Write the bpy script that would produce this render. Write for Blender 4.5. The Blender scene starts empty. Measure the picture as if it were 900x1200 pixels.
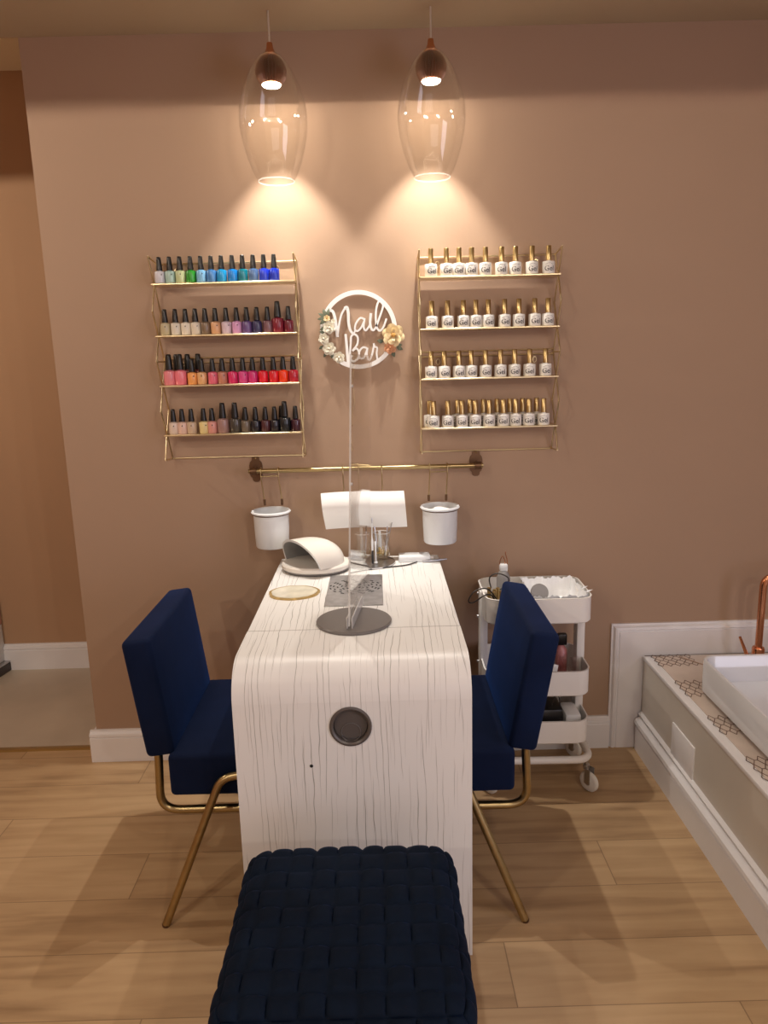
import bpy, bmesh, math, random
from math import sin, cos, pi, sqrt, radians
from mathutils import Vector, Matrix
random.seed(7)
SC = bpy.context.scene
COL = SC.collection

# ------------------------------------------------------------------ materials
def new_mat(name):
    m = bpy.data.materials.new(name); m.use_nodes = True
    nt = m.node_tree; b = nt.nodes['Principled BSDF']
    return m, nt, b

def mat(name, col, rough=.5, metal=0., spec=.5, bump=0., bscale=80., var=0., vscale=3., sheen=0., emit=None, es=0., coat=0.):
    m, nt, b = new_mat(name)
    b.inputs['Base Color'].default_value = (*col, 1)
    b.inputs['Roughness'].default_value = rough
    b.inputs['Metallic'].default_value = metal
    b.inputs['Specular IOR Level'].default_value = spec
    b.inputs['Coat Weight'].default_value = coat
    if sheen:
        b.inputs['Sheen Weight'].default_value = sheen
        b.inputs['Sheen Roughness'].default_value = .35
        b.inputs['Sheen Tint'].default_value = (.06, .22, .9, 1)
    if emit:
        b.inputs['Emission Color'].default_value = (*emit, 1); b.inputs['Emission Strength'].default_value = es
    if var or bump:
        tc = nt.nodes.new('ShaderNodeTexCoord')
    if var:
        n = nt.nodes.new('ShaderNodeTexNoise'); n.inputs['Scale'].default_value = vscale; n.inputs['Detail'].default_value = 4
        nt.links.new(tc.outputs['Object'], n.inputs['Vector'])
        r = nt.nodes.new('ShaderNodeValToRGB')
        r.color_ramp.elements[0].position = .3; r.color_ramp.elements[1].position = .7
        r.color_ramp.elements[0].color = (*[c * (1 - var) for c in col], 1)
        r.color_ramp.elements[1].color = (*[min(1, c * (1 + var)) for c in col], 1)
        nt.links.new(n.outputs['Fac'], r.inputs['Fac']); nt.links.new(r.outputs['Color'], b.inputs['Base Color'])
    if bump:
        n = nt.nodes.new('ShaderNodeTexNoise'); n.inputs['Scale'].default_value = bscale; n.inputs['Detail'].default_value = 3
        nt.links.new(tc.outputs['Object'], n.inputs['Vector'])
        bp = nt.nodes.new('ShaderNodeBump'); bp.inputs['Strength'].default_value = bump; bp.inputs['Distance'].default_value = .002
        nt.links.new(n.outputs['Fac'], bp.inputs['Height']); nt.links.new(bp.outputs['Normal'], b.inputs['Normal'])
    return m

def glass_mat(name, tint=(1, 1, 1), rough=0., base=.03, edge=.75, gl=(1, 1, 1)):
    """thin clear glass: transparent, with a Fresnel-like gloss growing at grazing angles"""
    m = bpy.data.materials.new(name); m.use_nodes = True; nt = m.node_tree; nt.nodes.clear()
    out = nt.nodes.new('ShaderNodeOutputMaterial'); mix = nt.nodes.new('ShaderNodeMixShader')
    tr = nt.nodes.new('ShaderNodeBsdfTransparent'); tr.inputs['Color'].default_value = (*tint, 1)
    g = nt.nodes.new('ShaderNodeBsdfGlossy'); g.inputs['Roughness'].default_value = rough; g.inputs['Color'].default_value = (*gl, 1)
    lw = nt.nodes.new('ShaderNodeLayerWeight'); lw.inputs['Blend'].default_value = .5
    p = nt.nodes.new('ShaderNodeMath'); p.operation = 'POWER'; p.inputs[1].default_value = 3.
    mr = nt.nodes.new('ShaderNodeMapRange'); mr.inputs['To Min'].default_value = base; mr.inputs['To Max'].default_value = edge
    nt.links.new(lw.outputs['Facing'], p.inputs[0]); nt.links.new(p.outputs[0], mr.inputs['Value'])
    nt.links.new(mr.outputs[0], mix.inputs['Fac']); nt.links.new(tr.outputs[0], mix.inputs[1]); nt.links.new(g.outputs[0], mix.inputs[2])
    nt.links.new(mix.outputs[0], out.inputs['Surface'])
    return m

def clear_edge(name, f=.5, col=(.85, .85, .83)):
    m = bpy.data.materials.new(name); m.use_nodes = True; nt = m.node_tree; nt.nodes.clear()
    out = nt.nodes.new('ShaderNodeOutputMaterial'); mix = nt.nodes.new('ShaderNodeMixShader'); mix.inputs['Fac'].default_value = f
    tr = nt.nodes.new('ShaderNodeBsdfTransparent'); d = nt.nodes.new('ShaderNodeBsdfPrincipled')
    d.inputs['Base Color'].default_value = (*col, 1); d.inputs['Roughness'].default_value = .2
    nt.links.new(tr.outputs[0], mix.inputs[1]); nt.links.new(d.outputs[0], mix.inputs[2]); nt.links.new(mix.outputs[0], out.inputs['Surface'])
    return m

def math_node(nt, op, a, b=None, c=None):
    n = nt.nodes.new('ShaderNodeMath'); n.operation = op
    for i, v in enumerate((a, b, c)):
        if v is None: continue
        if isinstance(v, (int, float)): n.inputs[i].default_value = v
        else: nt.links.new(v, n.inputs[i])
    return n.outputs[0]

def floor_mat():
    m, nt, b = new_mat('oak_laminate')
    tc = nt.nodes.new('ShaderNodeTexCoord'); sp = nt.nodes.new('ShaderNodeSeparateXYZ')
    nt.links.new(tc.outputs['Object'], sp.inputs[0]); X, Y = sp.outputs[0], sp.outputs[1]
    P, LN = .1875, 1.32
    ry = math_node(nt, 'MULTIPLY_ADD', Y, 1 / P, 20 + .355 / P)
    row = math_node(nt, 'FLOOR', ry); fy = math_node(nt, 'FRACT', ry)
    # stagger: rows repeat every third
    st = math_node(nt, 'MULTIPLY', row, .3717)
    rx0 = math_node(nt, 'MULTIPLY_ADD', X, 1 / LN, st)
    rx = math_node(nt, 'ADD', rx0, 20 - .612 / LN - .3717 * 18 + 7)   # a joint at x=.612 in row 18
    col = math_node(nt, 'FLOOR', rx); fx = math_node(nt, 'FRACT', rx)
    cv = nt.nodes.new('ShaderNodeCombineXYZ'); nt.links.new(row, cv.inputs[0]); nt.links.new(col, cv.inputs[1])
    wn = nt.nodes.new('ShaderNodeTexWhiteNoise'); wn.noise_dimensions = '2D'; nt.links.new(cv.outputs[0], wn.inputs['Vector'])
    # grain, stretched along x, shifted per plank
    gx = math_node(nt, 'MULTIPLY_ADD', X, 2.2, math_node(nt, 'MULTIPLY', wn.outputs['Value'], 37.))
    gy = math_node(nt, 'MULTIPLY', Y, 26.)
    gv = nt.nodes.new('ShaderNodeCombineXYZ'); nt.links.new(gx, gv.inputs[0]); nt.links.new(gy, gv.inputs[1])
    n1 = nt.nodes.new('ShaderNodeTexNoise'); n1.inputs['Scale'].default_value = 1.; n1.inputs['Detail'].default_value = 6; n1.inputs['Distortion'].default_value = .6
    nt.links.new(gv.outputs[0], n1.inputs['Vector'])
    gx2 = math_node(nt, 'MULTIPLY_ADD', X, 3., math_node(nt, 'MULTIPLY', wn.outputs['Value'], 11.))
    gy2 = math_node(nt, 'MULTIPLY', Y, 9.)
    gv2 = nt.nodes.new('ShaderNodeCombineXYZ'); nt.links.new(gx2, gv2.inputs[0]); nt.links.new(gy2, gv2.inputs[1])
    n2 = nt.nodes.new('ShaderNodeTexNoise'); n2.inputs['Scale'].default_value = 1.; n2.inputs['Detail'].default_value = 3
    nt.links.new(gv2.outputs[0], n2.inputs['Vector'])
    t = math_node(nt, 'ADD', math_node(nt, 'MULTIPLY', n1.outputs['Fac'], .55), math_node(nt, 'MULTIPLY', n2.outputs['Fac'], .45))
    t = math_node(nt, 'ADD', t, math_node(nt, 'MULTIPLY_ADD', wn.outputs['Value'], .16, -.08))
    r = nt.nodes.new('ShaderNodeValToRGB'); e = r.color_ramp.elements
    e[0].position = .24; e[0].color = (.27, .162, .083, 1); e[1].position = .74; e[1].color = (.61, .425, .245, 1)
    mid = e.new(.47); mid.color = (.49, .325, .178, 1)
    nt.links.new(t, r.inputs['Fac'])
    # seams
    sy = math_node(nt, 'LESS_THAN', math_node(nt, 'MINIMUM', fy, math_node(nt, 'SUBTRACT', 1., fy)), .0065)
    sx = math_node(nt, 'LESS_THAN', math_node(nt, 'MINIMUM', fx, math_node(nt, 'SUBTRACT', 1., fx)), .0011)
    s = math_node(nt, 'MAXIMUM', sx, sy)
    mx = nt.nodes.new('ShaderNodeMix'); mx.data_type = 'RGBA'
    nt.links.new(math_node(nt, 'MULTIPLY', s, .55), mx.inputs['Factor']); nt.links.new(r.outputs['Color'], mx.inputs['A']); mx.inputs['B'].default_value = (.12, .07, .035, 1)
    nt.links.new(mx.outputs['Result'], b.inputs['Base Color'])
    b.inputs['Roughness'].default_value = .42; b.inputs['Specular IOR Level'].default_value = .35
    bp = nt.nodes.new('ShaderNodeBump'); bp.inputs['Strength'].default_value = .12; bp.inputs['Distance'].default_value = .002
    nt.links.new(n1.outputs['Fac'], bp.inputs['Height']); nt.links.new(bp.outputs['Normal'], b.inputs['Normal'])
    return m

def grain_mat():
    """white laminate with long thin irregular dark grain lines running over the top and down the front"""
    m, nt, b = new_mat('white_grained_laminate')
    tc = nt.nodes.new('ShaderNodeTexCoord'); sp = nt.nodes.new('ShaderNodeSeparateXYZ')
    nt.links.new(tc.outputs['Object'], sp.inputs[0]); X, Y, Z = sp.outputs
    V = math_node(nt, 'ADD', Y, Z)
    def noise2(x, v, off=0., detail=1.5):
        cv = nt.nodes.new('ShaderNodeCombineXYZ'); nt.links.new(x, cv.inputs[0]); nt.links.new(v, cv.inputs[1]); cv.inputs[2].default_value = off
        n = nt.nodes.new('ShaderNodeTexNoise'); n.inputs['Scale'].default_value = 1.; n.inputs['Detail'].default_value = detail
        nt.links.new(cv.outputs[0], n.inputs['Vector']); return n.outputs['Fac']
    def mul(a_, k): return math_node(nt, 'MULTIPLY', a_, k)
    def lines(F, amp, w_, off, thr, vf):
        u = math_node(nt, 'ADD', mul(X, F), math_node(nt, 'ADD', mul(noise2(mul(X, 9.), mul(V, 1.6), off), amp), mul(noise2(mul(X, 40.), mul(V, 14.), off + 5), amp * .14)))
        d = math_node(nt, 'ABSOLUTE', math_node(nt, 'SUBTRACT', math_node(nt, 'FRACT', u), .5))
        ln = nt.nodes.new('ShaderNodeMapRange'); ln.inputs['From Min'].default_value = w_ * .35; ln.inputs['From Max'].default_value = w_
        ln.inputs['To Min'].default_value = 1; ln.inputs['To Max'].default_value = 0; nt.links.new(d, ln.inputs['Value'])
        pr = nt.nodes.new('ShaderNodeMapRange'); pr.inputs['From Min'].default_value = thr; pr.inputs['From Max'].default_value = thr + .10
        nt.links.new(noise2(mul(math_node(nt, 'FLOOR', u), 7.31), mul(V, vf), off + 9, 2.), pr.inputs['Value'])
        return math_node(nt, 'MULTIPLY', ln.outputs[0], pr.outputs[0])
    a = lines(66., 3.6, .065, 0., .46, 2.6)
    c = lines(112., 6.5, .085, 30., .53, 4.5)
    tot = math_node(nt, 'MINIMUM', math_node(nt, 'ADD', math_node(nt, 'MULTIPLY', a, .66), math_node(nt, 'MULTIPLY', c, .42)), 1.)
    mx = nt.nodes.new('ShaderNodeMix'); mx.data_type = 'RGBA'
    nt.links.new(tot, mx.inputs['Factor']); mx.inputs['A'].default_value = (.80, .79, .775, 1); mx.inputs['B'].default_value = (.13, .11, .095, 1)
    nt.links.new(mx.outputs['Result'], b.inputs['Base Color'])
    b.inputs['Roughness'].default_value = .38
    return m

WALLC = (.425, .293, .207)
M = dict(
    wall=mat('tan_wall_paint', WALLC, .85, spec=.15, var=.025, vscale=1.3, bump=.15, bscale=60),
    alcove=mat('brown_wall_paint', (.47, .295, .18), .85, spec=.15, var=.03, vscale=1.5),
    ceiling=mat('ceiling_paint', (.43, .34, .235), .9, spec=.1, var=.02),
    ceiling2=mat('lit_cream_ceiling', (.85, .78, .62), .9, spec=.1),  # alcove ceiling: paler than the main one, its brighter light put into the colour
    trim=mat('white_gloss_trim', (.84, .83, .85), .38, var=.03, vscale=4),
    tile_floor=mat('beige_stone_tile', (.56, .48, .38), .45, var=.10, vscale=2.6),
    brass=mat('brushed_brass', (.44, .335, .17), .3, 1., var=.1, vscale=30),
    gold=mat('gold_wire', (.74, .62, .40), .34, 1.),
    goldcap=mat('gold_cap', (.58, .43, .20), .28, 1.),
    bronze=mat('dark_bronze', (.16, .09, .05), .4, .8),
    socketcu=mat('dark_ribbed_copper', (.34, .19, .13), .35, .9),
    copper=mat('copper', (.72, .33, .18), .22, 1.),
    velvet=mat('navy_velvet', (.003, .009, .036), .8, spec=.15, var=.25, vscale=6, sheen=.16, bump=.2, bscale=300),
    velvet2=mat('dark_navy_velvet', (.003, .0078, .019), .82, spec=.12, var=.3, vscale=12, sheen=.065, bump=.2, bscale=300),
    black=mat('black_plastic', (.012, .011, .011), .28),
    white=mat('white_enamel', (.76, .79, .82), .3, var=.01),
    trolley=mat('white_powder_coat', (.86, .84, .81), .4, var=.02),
    paper=mat('white_paper', (.88, .88, .87), .8, bump=.3, bscale=30),
    steel=mat('brushed_steel', (.50, .50, .51), .30, 1., var=.15, vscale=40),
    taupe=mat('taupe_plastic', (.10, .085, .078), .35),
    greyplate=mat('grey_painted_plate', (.18, .165, .16), .35, .3),
    darkhole=mat('dark_slot', (.01, .01, .01), .6),
    cream=mat('cream_gloss_plastic', (.80, .76, .70), .25),
    lampgrey=mat('grey_reflector', (.36, .36, .36), .3, .3),
    ceramic=mat('white_ceramic', (.74, .76, .80), .12, coat=.5),
    plinth=mat('cream_panel_paint', (.66, .62, .56), .35, var=.04, vscale=3),
    pinktile=mat('pink_veined_tile', (.62, .52, .45), .3, var=.10, vscale=9),
    motif=mat('brown_motif_lines', (.15, .085, .06), .5),
    label=mat('white_label', (.80, .78, .74), .4),
    ink=mat('black_ink', (.03, .03, .03), .5),
    signwhite=mat('white_painted_wood', (.86, .85, .84), .5),
    petal=mat('cream_petal', (.78, .74, .62), .7, var=.1, vscale=60),
    petal_y=mat('pale_yellow_petal', (.80, .66, .40), .7, var=.1, vscale=60),
    petal_p=mat('peach_petal', (.70, .36, .20), .7, var=.15, vscale=60),
    petal_c=mat('orange_heart', (.60, .32, .08), .7),
    leaf=mat('muted_green_leaf', (.12, .145, .095), .6, var=.25, vscale=50),
    agate=mat('pale_agate', (.72, .68, .56), .15, var=.12, vscale=25),
    agate_rim=mat('gold_agate_rim', (.52, .36, .14), .35, .5, var=.3, vscale=60),
    cord=mat('dark_cord', (.03, .025, .022), .5),
    rubber=mat('white_wheel', (.78, .77, .74), .5),
    led=mat('led_emitter', (1, 1, 1), .3, emit=(1., .86, .66), es=60),
    glass=glass_mat('clear_glass', (.985, .985, .98), .03, .03, .85),
    acrylic=glass_mat('clear_acrylic', (.975, .975, .975), .02, .05, .5),
    acedge=mat('acrylic_edge', (.62, .60, .58), .2, spec=.6),
    tumbler=glass_mat('tumbler_glass', (.975, .98, .975), .04, .07, .8),
    amber=mat('amber_oil', (.62, .42, .12), .15),
    plastic_bag=mat('white_plastic_bag', (.80, .81, .83), .3, bump=1., bscale=18),
    pinkpk=mat('pink_packet', (.55, .22, .22), .3, var=.3, vscale=40),
    greydisc=mat('grey_plastic', (.25, .24, .24), .4),
    poster_print=mat('pink_print', (.50, .26, .20), .5, var=.35, vscale=8),
    darkbase=mat('dark_grey_base', (.06, .05, .05), .5),
    gold_strip=mat('gold_threshold', (.50, .34, .13), .35, .7),
)
M['floor'] = floor_mat(); M['grain'] = grain_mat()

# ------------------------------------------------------------------ mesh builder
class MB:
    def __init__(s): s.v = []; s.f = []
    def add(s, vs, fs):
        n = len(s.v); s.v += [tuple(v) for v in vs]; s.f += [tuple(i + n for i in f) for f in fs]; return s
    def from_bm(s, bm, mtx=None):
        if mtx is not None: bmesh.ops.transform(bm, matrix=mtx, verts=bm.verts)
        bm.verts.index_update()
        s.add([v.co[:] for v in bm.verts], [[v.index for v in f.verts] for f in bm.faces]); bm.free(); return s
    def box(s, c, d, bev=0., seg=2, rot=None, taper=None):
        bm = bmesh.new(); bmesh.ops.create_cube(bm, size=1)
        bmesh.ops.scale(bm, vec=d, verts=bm.verts)
        if taper:
            for v in bm.verts:
                if v.co.z > 0: v.co.x *= taper; v.co.y *= taper
        if bev: bmesh.ops.bevel(bm, geom=bm.edges[:], offset=bev, segments=seg, profile=.5, affect='EDGES')
        mt = Matrix.Translation(c)
        if rot is not None: mt = mt @ rot
        return s.from_bm(bm, mt)
    def tube(s, pts, r, seg=10, closed=False, caps=True):
        P = [Vector(p) for p in pts]; n = len(P); R = r if isinstance(r, (list, tuple)) else [r] * n
        T = []
        for i in range(n):
            a = P[(i - 1) % n] if (closed or i > 0) else P[i]; b = P[(i + 1) % n] if (closed or i < n - 1) else P[i]
            T.append((b - a).normalized())
        up = Vector((0, 0, 1)) if abs(T[0].z) < .9 else Vector((1, 0, 0))
        N = (up - T[0] * up.dot(T[0])).normalized(); vs = []
        for i in range(n):
            N = (N - T[i] * N.dot(T[i])).normalized(); B = T[i].cross(N)
            for k in range(seg):
                a = 2 * pi * k / seg; vs.append(P[i] + (N * cos(a) + B * sin(a)) * R[i])
        fs = []
        for i in range(n if closed else n - 1):
            j = (i + 1) % n
            for k in range(seg):
                l = (k + 1) % seg; fs.append((i * seg + k, i * seg + l, j * seg + l, j * seg + k))
        if caps and not closed: fs += [tuple(range(seg))[::-1], tuple((n - 1) * seg + k for k in range(seg))]
        return s.add(vs, fs)
    def lathe(s, prof, seg=24, c=(0, 0, 0), sx=1., sy=1., closed=False):
        """prof: list of (radius, z)"""
        vs = []; fs = []; n = len(prof)
        for r, z in prof:
            for k in range(seg):
                a = 2 * pi * k / seg; vs.append((c[0] + r * cos(a) * sx, c[1] + r * sin(a) * sy, c[2] + z))
        for i in range(n if closed else n - 1):
            j = (i + 1) % n
            for k in range(seg):
                l = (k + 1) % seg; fs.append((i * seg + k, i * seg + l, j * seg + l, j * seg + k))
        if not closed:
            if prof[0][0] > 1e-5: fs.append(tuple(range(seg))[::-1])
            if prof[-1][0] > 1e-5: fs.append(tuple((n - 1) * seg + k for k in range(seg)))
        return s.add(vs, fs)
    def prism(s, poly, a, b, axis='z'):
        """poly: 2D points; extruded from a to b along axis (z: xy poly, y: xz poly, x: yz poly)"""
        def p3(p, t):
            return (p[0], p[1], t) if axis == 'z' else ((p[0], t, p[1]) if axis == 'y' else (t, p[0], p[1]))
        n = len(poly); vs = [p3(p, a) for p in poly] + [p3(p, b) for p in poly]
        fs = [tuple(range(n))[::-1], tuple(n + k for k in range(n))] + [(k, (k + 1) % n, n + (k + 1) % n, n + k) for k in range(n)]
        return s.add(vs, fs)
    def sphere(s, c, r, u=16, v=10, sc=(1, 1, 1)):
        bm = bmesh.new(); bmesh.ops.create_uvsphere(bm, u_segments=u, v_segments=v, radius=r)
        return s.from_bm(bm, Matrix.Translation(c) @ Matrix.Diagonal((*sc, 1)))
    def ribbon(s, pts, w, y0, y1):
        """flat ribbon in the xz plane, y0..y1 thick; pts (x,z), w width or list"""
        n = len(pts); W = w if isinstance(w, (list, tuple)) else [w] * n; vs = []
        for i, p in enumerate(pts):
            a = pts[max(0, i - 1)]; b = pts[min(n - 1, i + 1)]; dx, dz = b[0] - a[0], b[1] - a[1]; l = sqrt(dx * dx + dz * dz) or 1
            nx, nz = -dz / l * W[i] / 2, dx / l * W[i] / 2
            for yy in (y0, y1): vs += [(p[0] + nx, yy, p[1] + nz), (p[0] - nx, yy, p[1] - nz)]
        fs = []
        for i in range(n - 1):
            a, b = i * 4, i * 4 + 4
            fs += [(a, a + 1, b + 1, b), (a + 2, b + 2, b + 3, a + 3), (a, b, b + 2, a + 2), (a + 1, a + 3, b + 3, b + 1)]
        fs += [(0, 2, 3, 1), (4 * n - 4, 4 * n - 3, 4 * n - 1, 4 * n - 2)]
        return s.add(vs, fs)
    def mesh(s, name, m, smooth=True, angle=40):
        me = bpy.data.meshes.new(name); me.from_pydata(s.v, [], s.f); me.validate()
        bm = bmesh.new(); bm.from_mesh(me); bmesh.ops.recalc_face_normals(bm, faces=bm.faces)
        if smooth:
            for f in bm.faces: f.smooth = True
            for e in bm.edges:
                if len(e.link_faces) != 2 or e.calc_face_angle(0) > radians(angle): e.smooth = False
        bm.to_mesh(me); bm.free()
        if m: me.materials.append(m)
        return me
    def build(s, name, m, parent=None, loc=(0, 0, 0), smooth=True, angle=40):
        o = bpy.data.objects.new(name, s.mesh(name, m, smooth, angle)); COL.objects.link(o); o.location = loc
        if parent: o.parent = parent
        return o

def tag(o, label=None, cat=None, group=None, kind=None):
    if label: o['label'] = label
    if cat: o['category'] = cat
    if group: o['group'] = group
    if kind: o['kind'] = kind
    return o
def empty(name, loc, label, cat, group=None, rz=0.):
    o = bpy.data.objects.new(name, None); COL.objects.link(o); o.location = loc; o.rotation_euler = (0, 0, rz); o.empty_display_size = .05
    return tag(o, label, cat, group)
def struct(o): o['kind'] = 'structure'; return o
def children(o): return [c for c in COL.objects if c.parent == o]
def copy_tree(o, parent=None):
    c = o.copy(); COL.objects.link(c)
    if parent: c.parent = parent
    for ch in children(o): copy_tree(ch, c)
    return c
def spline(pts, k=8):
    P = [Vector(p) for p in pts]; out = []
    for i in range(len(P) - 1):
        a = P[max(0, i - 1)]; b = P[i]; c = P[i + 1]; d = P[min(len(P) - 1, i + 2)]
        for j in range(k):
            t = j / k; out.append(.5 * ((2 * b) + (c - a) * t + (2 * a - 5 * b + 4 * c - d) * t * t + (3 * b - a - 3 * c + d) * t ** 3))
    out.append(P[-1]); return out
def fillet(pts, r, k=6):
    """polyline with rounded corners"""
    P = [Vector(p) for p in pts]; out = [P[0]]
    for i in range(1, len(P) - 1):
        a, b, c = P[i - 1], P[i], P[i + 1]; u = (a - b); v = (c - b)
        q = min(r, u.length * .45, v.length * .45); s0 = b + u.normalized() * q; s1 = b + v.normalized() * q
        for j in range(k + 1):
            t = j / k; out.append((1 - t) ** 2 * s0 + 2 * t * (1 - t) * b + t * t * s1)
    out.append(P[-1]); return out
def rrect(x0, x1, y0, y1, r, k=5):
    out = []
    for cx, cy, a0 in ((x1 - r, y1 - r, 0), (x0 + r, y1 - r, 90), (x0 + r, y0 + r, 180), (x1 - r, y0 + r, 270)):
        for j in range(k + 1):
            a = radians(a0 + 90 * j / k); out.append((cx + r * cos(a), cy + r * sin(a)))
    return out

# ------------------------------------------------------------------ room shell
WX = -1.052; ZC = 2.383; ZA = 2.60; XR = 2.3; YB = -4.6; XL = -2.4
struct(MB().box(((XL + XR) / 2, (YB + .085) / 2, -.05), (XR - XL, .085 - YB, .1)).build('floor', M['floor']))
struct(MB().box(((XL + WX) / 2, (.085 + .9) / 2, -.049), (WX - XL + .02, .9 - .085, .1)).build('floor_alcove', M['tile_floor']))
struct(MB().box(((WX + XR) / 2, .45, 1.35), (XR - WX, .9, 2.7)).build('wall_back', M['wall']))
struct(MB().box(((XL + WX) / 2, .91, 1.35), (WX - XL + .1, .1, 2.7)).build('wall_alcove', M['alcove']))
struct(MB().box((XL - .05, (YB + 1) / 2, 1.35), (.1, 1 - YB, 2.7)).build('wall_left', M['alcove']))
struct(MB().box((XR + .05, (YB + 1) / 2, 1.35), (.1, 1 - YB, 2.7)).build('wall_right', M['wall']))
struct(MB().box(((XL + XR) / 2, YB - .05, 1.35), (XR - XL, .1, 2.7)).build('wall_front', M['wall']))
struct(MB().box(((XL + XR) / 2, YB / 2, ZC + .05), (XR - XL, -YB, .1)).build('ceiling', M['ceiling']))
struct(MB().box(((XL + WX) / 2, .46, ZA + .05), (WX - XL + .02, .92, .1)).build('ceiling_alcove', M['ceiling2']))
struct(MB().prism([(0, .0), (.022, .0), (.03, .003), (.022, .008), (0, .008)], XL, WX - .022, 'x').build('trim_1', M['gold_strip'], loc=(0, .07, 0)))

def base_prof(h=.12):   # (y outwards negative, z)
    return [(0, 0), (-.02, 0), (-.02, h * .76), (-.0165, h * .78), (-.0165, h * .80), (-.021, h * .83), (-.019, h * .90), (-.010, h * .95), (-.009, h), (0, h)]
struct(MB().prism(base_prof(), WX - .021, .807, 'x').build('baseboard_back', M['trim']))
# return of the baseboard round the wall corner
struct(MB().prism([(WX - q, z) for q, z in [(0, 0), (.02, 0), (.02, .091), (.0165, .096), (.021, .1), (.019, .108), (.01, .114), (.009, .12), (0, .12)]], 0., .86, 'y').build('baseboard_corner', M['trim']))
struct(MB().prism([(y + .86, z) for y, z in base_prof(.127)], XL, WX, 'x').build('baseboard_alcove', M['trim']))
# board framing the plinth: rises at x=.807 and runs right above the plinth (mitred)
fr = base_prof(.117)
def frame_vert():
    m = MB(); vs = []
    for (y, z) in fr: vs.append((.923 - z, y, 0))
    for (y, z) in fr: vs.append((.923 - z, y, .354 + z))
    n = len(fr)
    return m.add(vs, [tuple(range(n)), tuple(n + k for k in range(n))[::-1]] + [(k, (k + 1) % n, n + (k + 1) % n, n + k) for k in range(n)])
def frame_horiz():
    m = MB(); vs = []; n = len(fr)
    for (y, z) in fr: vs.append((.923 - z, y, .354 + z))
    for (y, z) in fr: vs.append((XR, y, .354 + z))
    return m.add(vs, [tuple(range(n)), tuple(n + k for k in range(n))[::-1]] + [(k, (k + 1) % n, n + (k + 1) % n, n + k) for k in range(n)])
struct(frame_vert().build('trim_2', M['trim'])); struct(frame_horiz().build('trim_3', M['trim']))

# ------------------------------------------------------------------ pedicure plinth
pl = empty('foot_bath_plinth', (.914, -.03, 0), 'long low cream panelled plinth carrying the white basin, with moulded white skirting', 'plinth')
YN = -2.0
MB().prism([(0.004, .0), (1.37, .0), (1.37, .345), (.004, .345)], 0., YN, 'y').build('side_panel', M['plinth'], pl)
MB().box((.69, YN / 2, .350), (1.38, -YN, .014), .003).build('top_edge', M['trim'], pl)
MB().box((.70, YN / 2 + 0, .3575), (1.34, -YN - .02, .003)).build('tiled_top', M['pinktile'], pl)
sk = [(.004, 0), (-.016, 0), (-.016, .088), (-.012, .092), (-.014, .097), (-.022, .105), (-.020, .116), (-.006, .124), (.004, .128)]
MB().prism(sk, -.0, YN, 'y').build('skirting', M['trim'], pl)
# narrower secondary bead
MB().prism([(.004, .128), (-.006, .132), (-.008, .140), (.004, .146)], 0, YN, 'y').build('bead', M['trim'], pl)
MB().box((.0035, -.36, .195), (.008, .165, .11), .003).build('access_panel', M['trim'], pl)['label'] = 'white rectangular access panel'
# patterned border tiles: bands of dark hexagon lines
def hexband(y0, y1, x0=.018, x1=.165):
    m = MB(); s = (y1 - y0) / 3.0; zz = .3592; w = .0011
    def seg(a, b):
        dx, dy = b[0] - a[0], b[1] - a[1]; l = sqrt(dx * dx + dy * dy); nx, ny = -dy / l * w, dx / l * w
        m.add([(a[0] + nx, a[1] + ny, zz), (b[0] + nx, b[1] + ny, zz), (b[0] - nx, b[1] - ny, zz), (a[0] - nx, a[1] - ny, zz),
               (a[0] + nx, a[1] + ny, zz + .0006), (b[0] + nx, b[1] + ny, zz + .0006), (b[0] - nx, b[1] - ny, zz + .0006), (a[0] - nx, a[1] - ny, zz + .0006)],
              [(4, 5, 6, 7), (0, 1, 5, 4), (1, 2, 6, 5), (2, 3, 7, 6), (3, 0, 4, 7)])
    nx_ = 5; dx = (x1 - x0) / nx_
    for j in range(3):
        for i in range(nx_):
            cx = x0 + (i + .5) * dx; cy = y0 + (j + .5) * s
            a, b, c_, d = (cx - dx / 2, cy), (cx, cy + s * .5), (cx + dx / 2, cy), (cx, cy - s * .5)
            seg((a[0] + .004, a[1]), b); seg(b, (c_[0] - .004, c_[1])); seg((c_[0] - .004, c_[1]), d); seg(d, (a[0] + .004, a[1]))
            if i < nx_ - 1: seg((c_[0] - .004, cy), (c_[0] + .004, cy))
    return m
for (a, b) in ((-.098, .0), (-.33, -.21), (-.565, -.452), (-.80, -.68), (-1.03, -.92)):
    hexband(a - .0, b).build('hexagon_pattern_band', M['motif'], pl, smooth=False)
m = MB(); m.tube(spline([(.12, -.02, .3595), (.17, -.09, .3595), (.21, -.13, .3595), (.22, -.20, .3595)]), .0025, 5)
m.build('tile_vein', mat('brown_vein', (.38, .25, .18), .5), pl)

# basin
BH = .118; bx0, bx1, by0, by1 = .98, 1.62, -.98, -.315
def basin():
    m = MB(); lev = [(0.02, 0), (.0, .02), (0, BH - .004), (.003, BH), (.010, BH), (.013, BH - .004), (.020, .035), (.06, .022)]
    k = 6; vs = []; N = 4 * (k + 1)
    for ins, z in lev:
        vs += [(x, y, z) for x, y in rrect(ins, bx1 - bx0 - ins, by0 - by1 + ins, -ins, max(.012, .05 - ins), k)]
    fs = []
    for i in range(len(lev) - 1):
        for q in range(N): fs.append((i * N + q, i * N + (q + 1) % N, (i + 1) * N + (q + 1) % N, (i + 1) * N + q))
    fs.append(tuple(range(N))[::-1]); fs.append(tuple((len(lev) - 1) * N + q for q in range(N)))
    return m.add(vs, fs)
bs = empty('foot_basin', (bx0, by1, .359), 'rectangular white ceramic basin standing on the low plinth', 'basin')
basin().build('bowl', M['ceramic'], bs)
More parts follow.
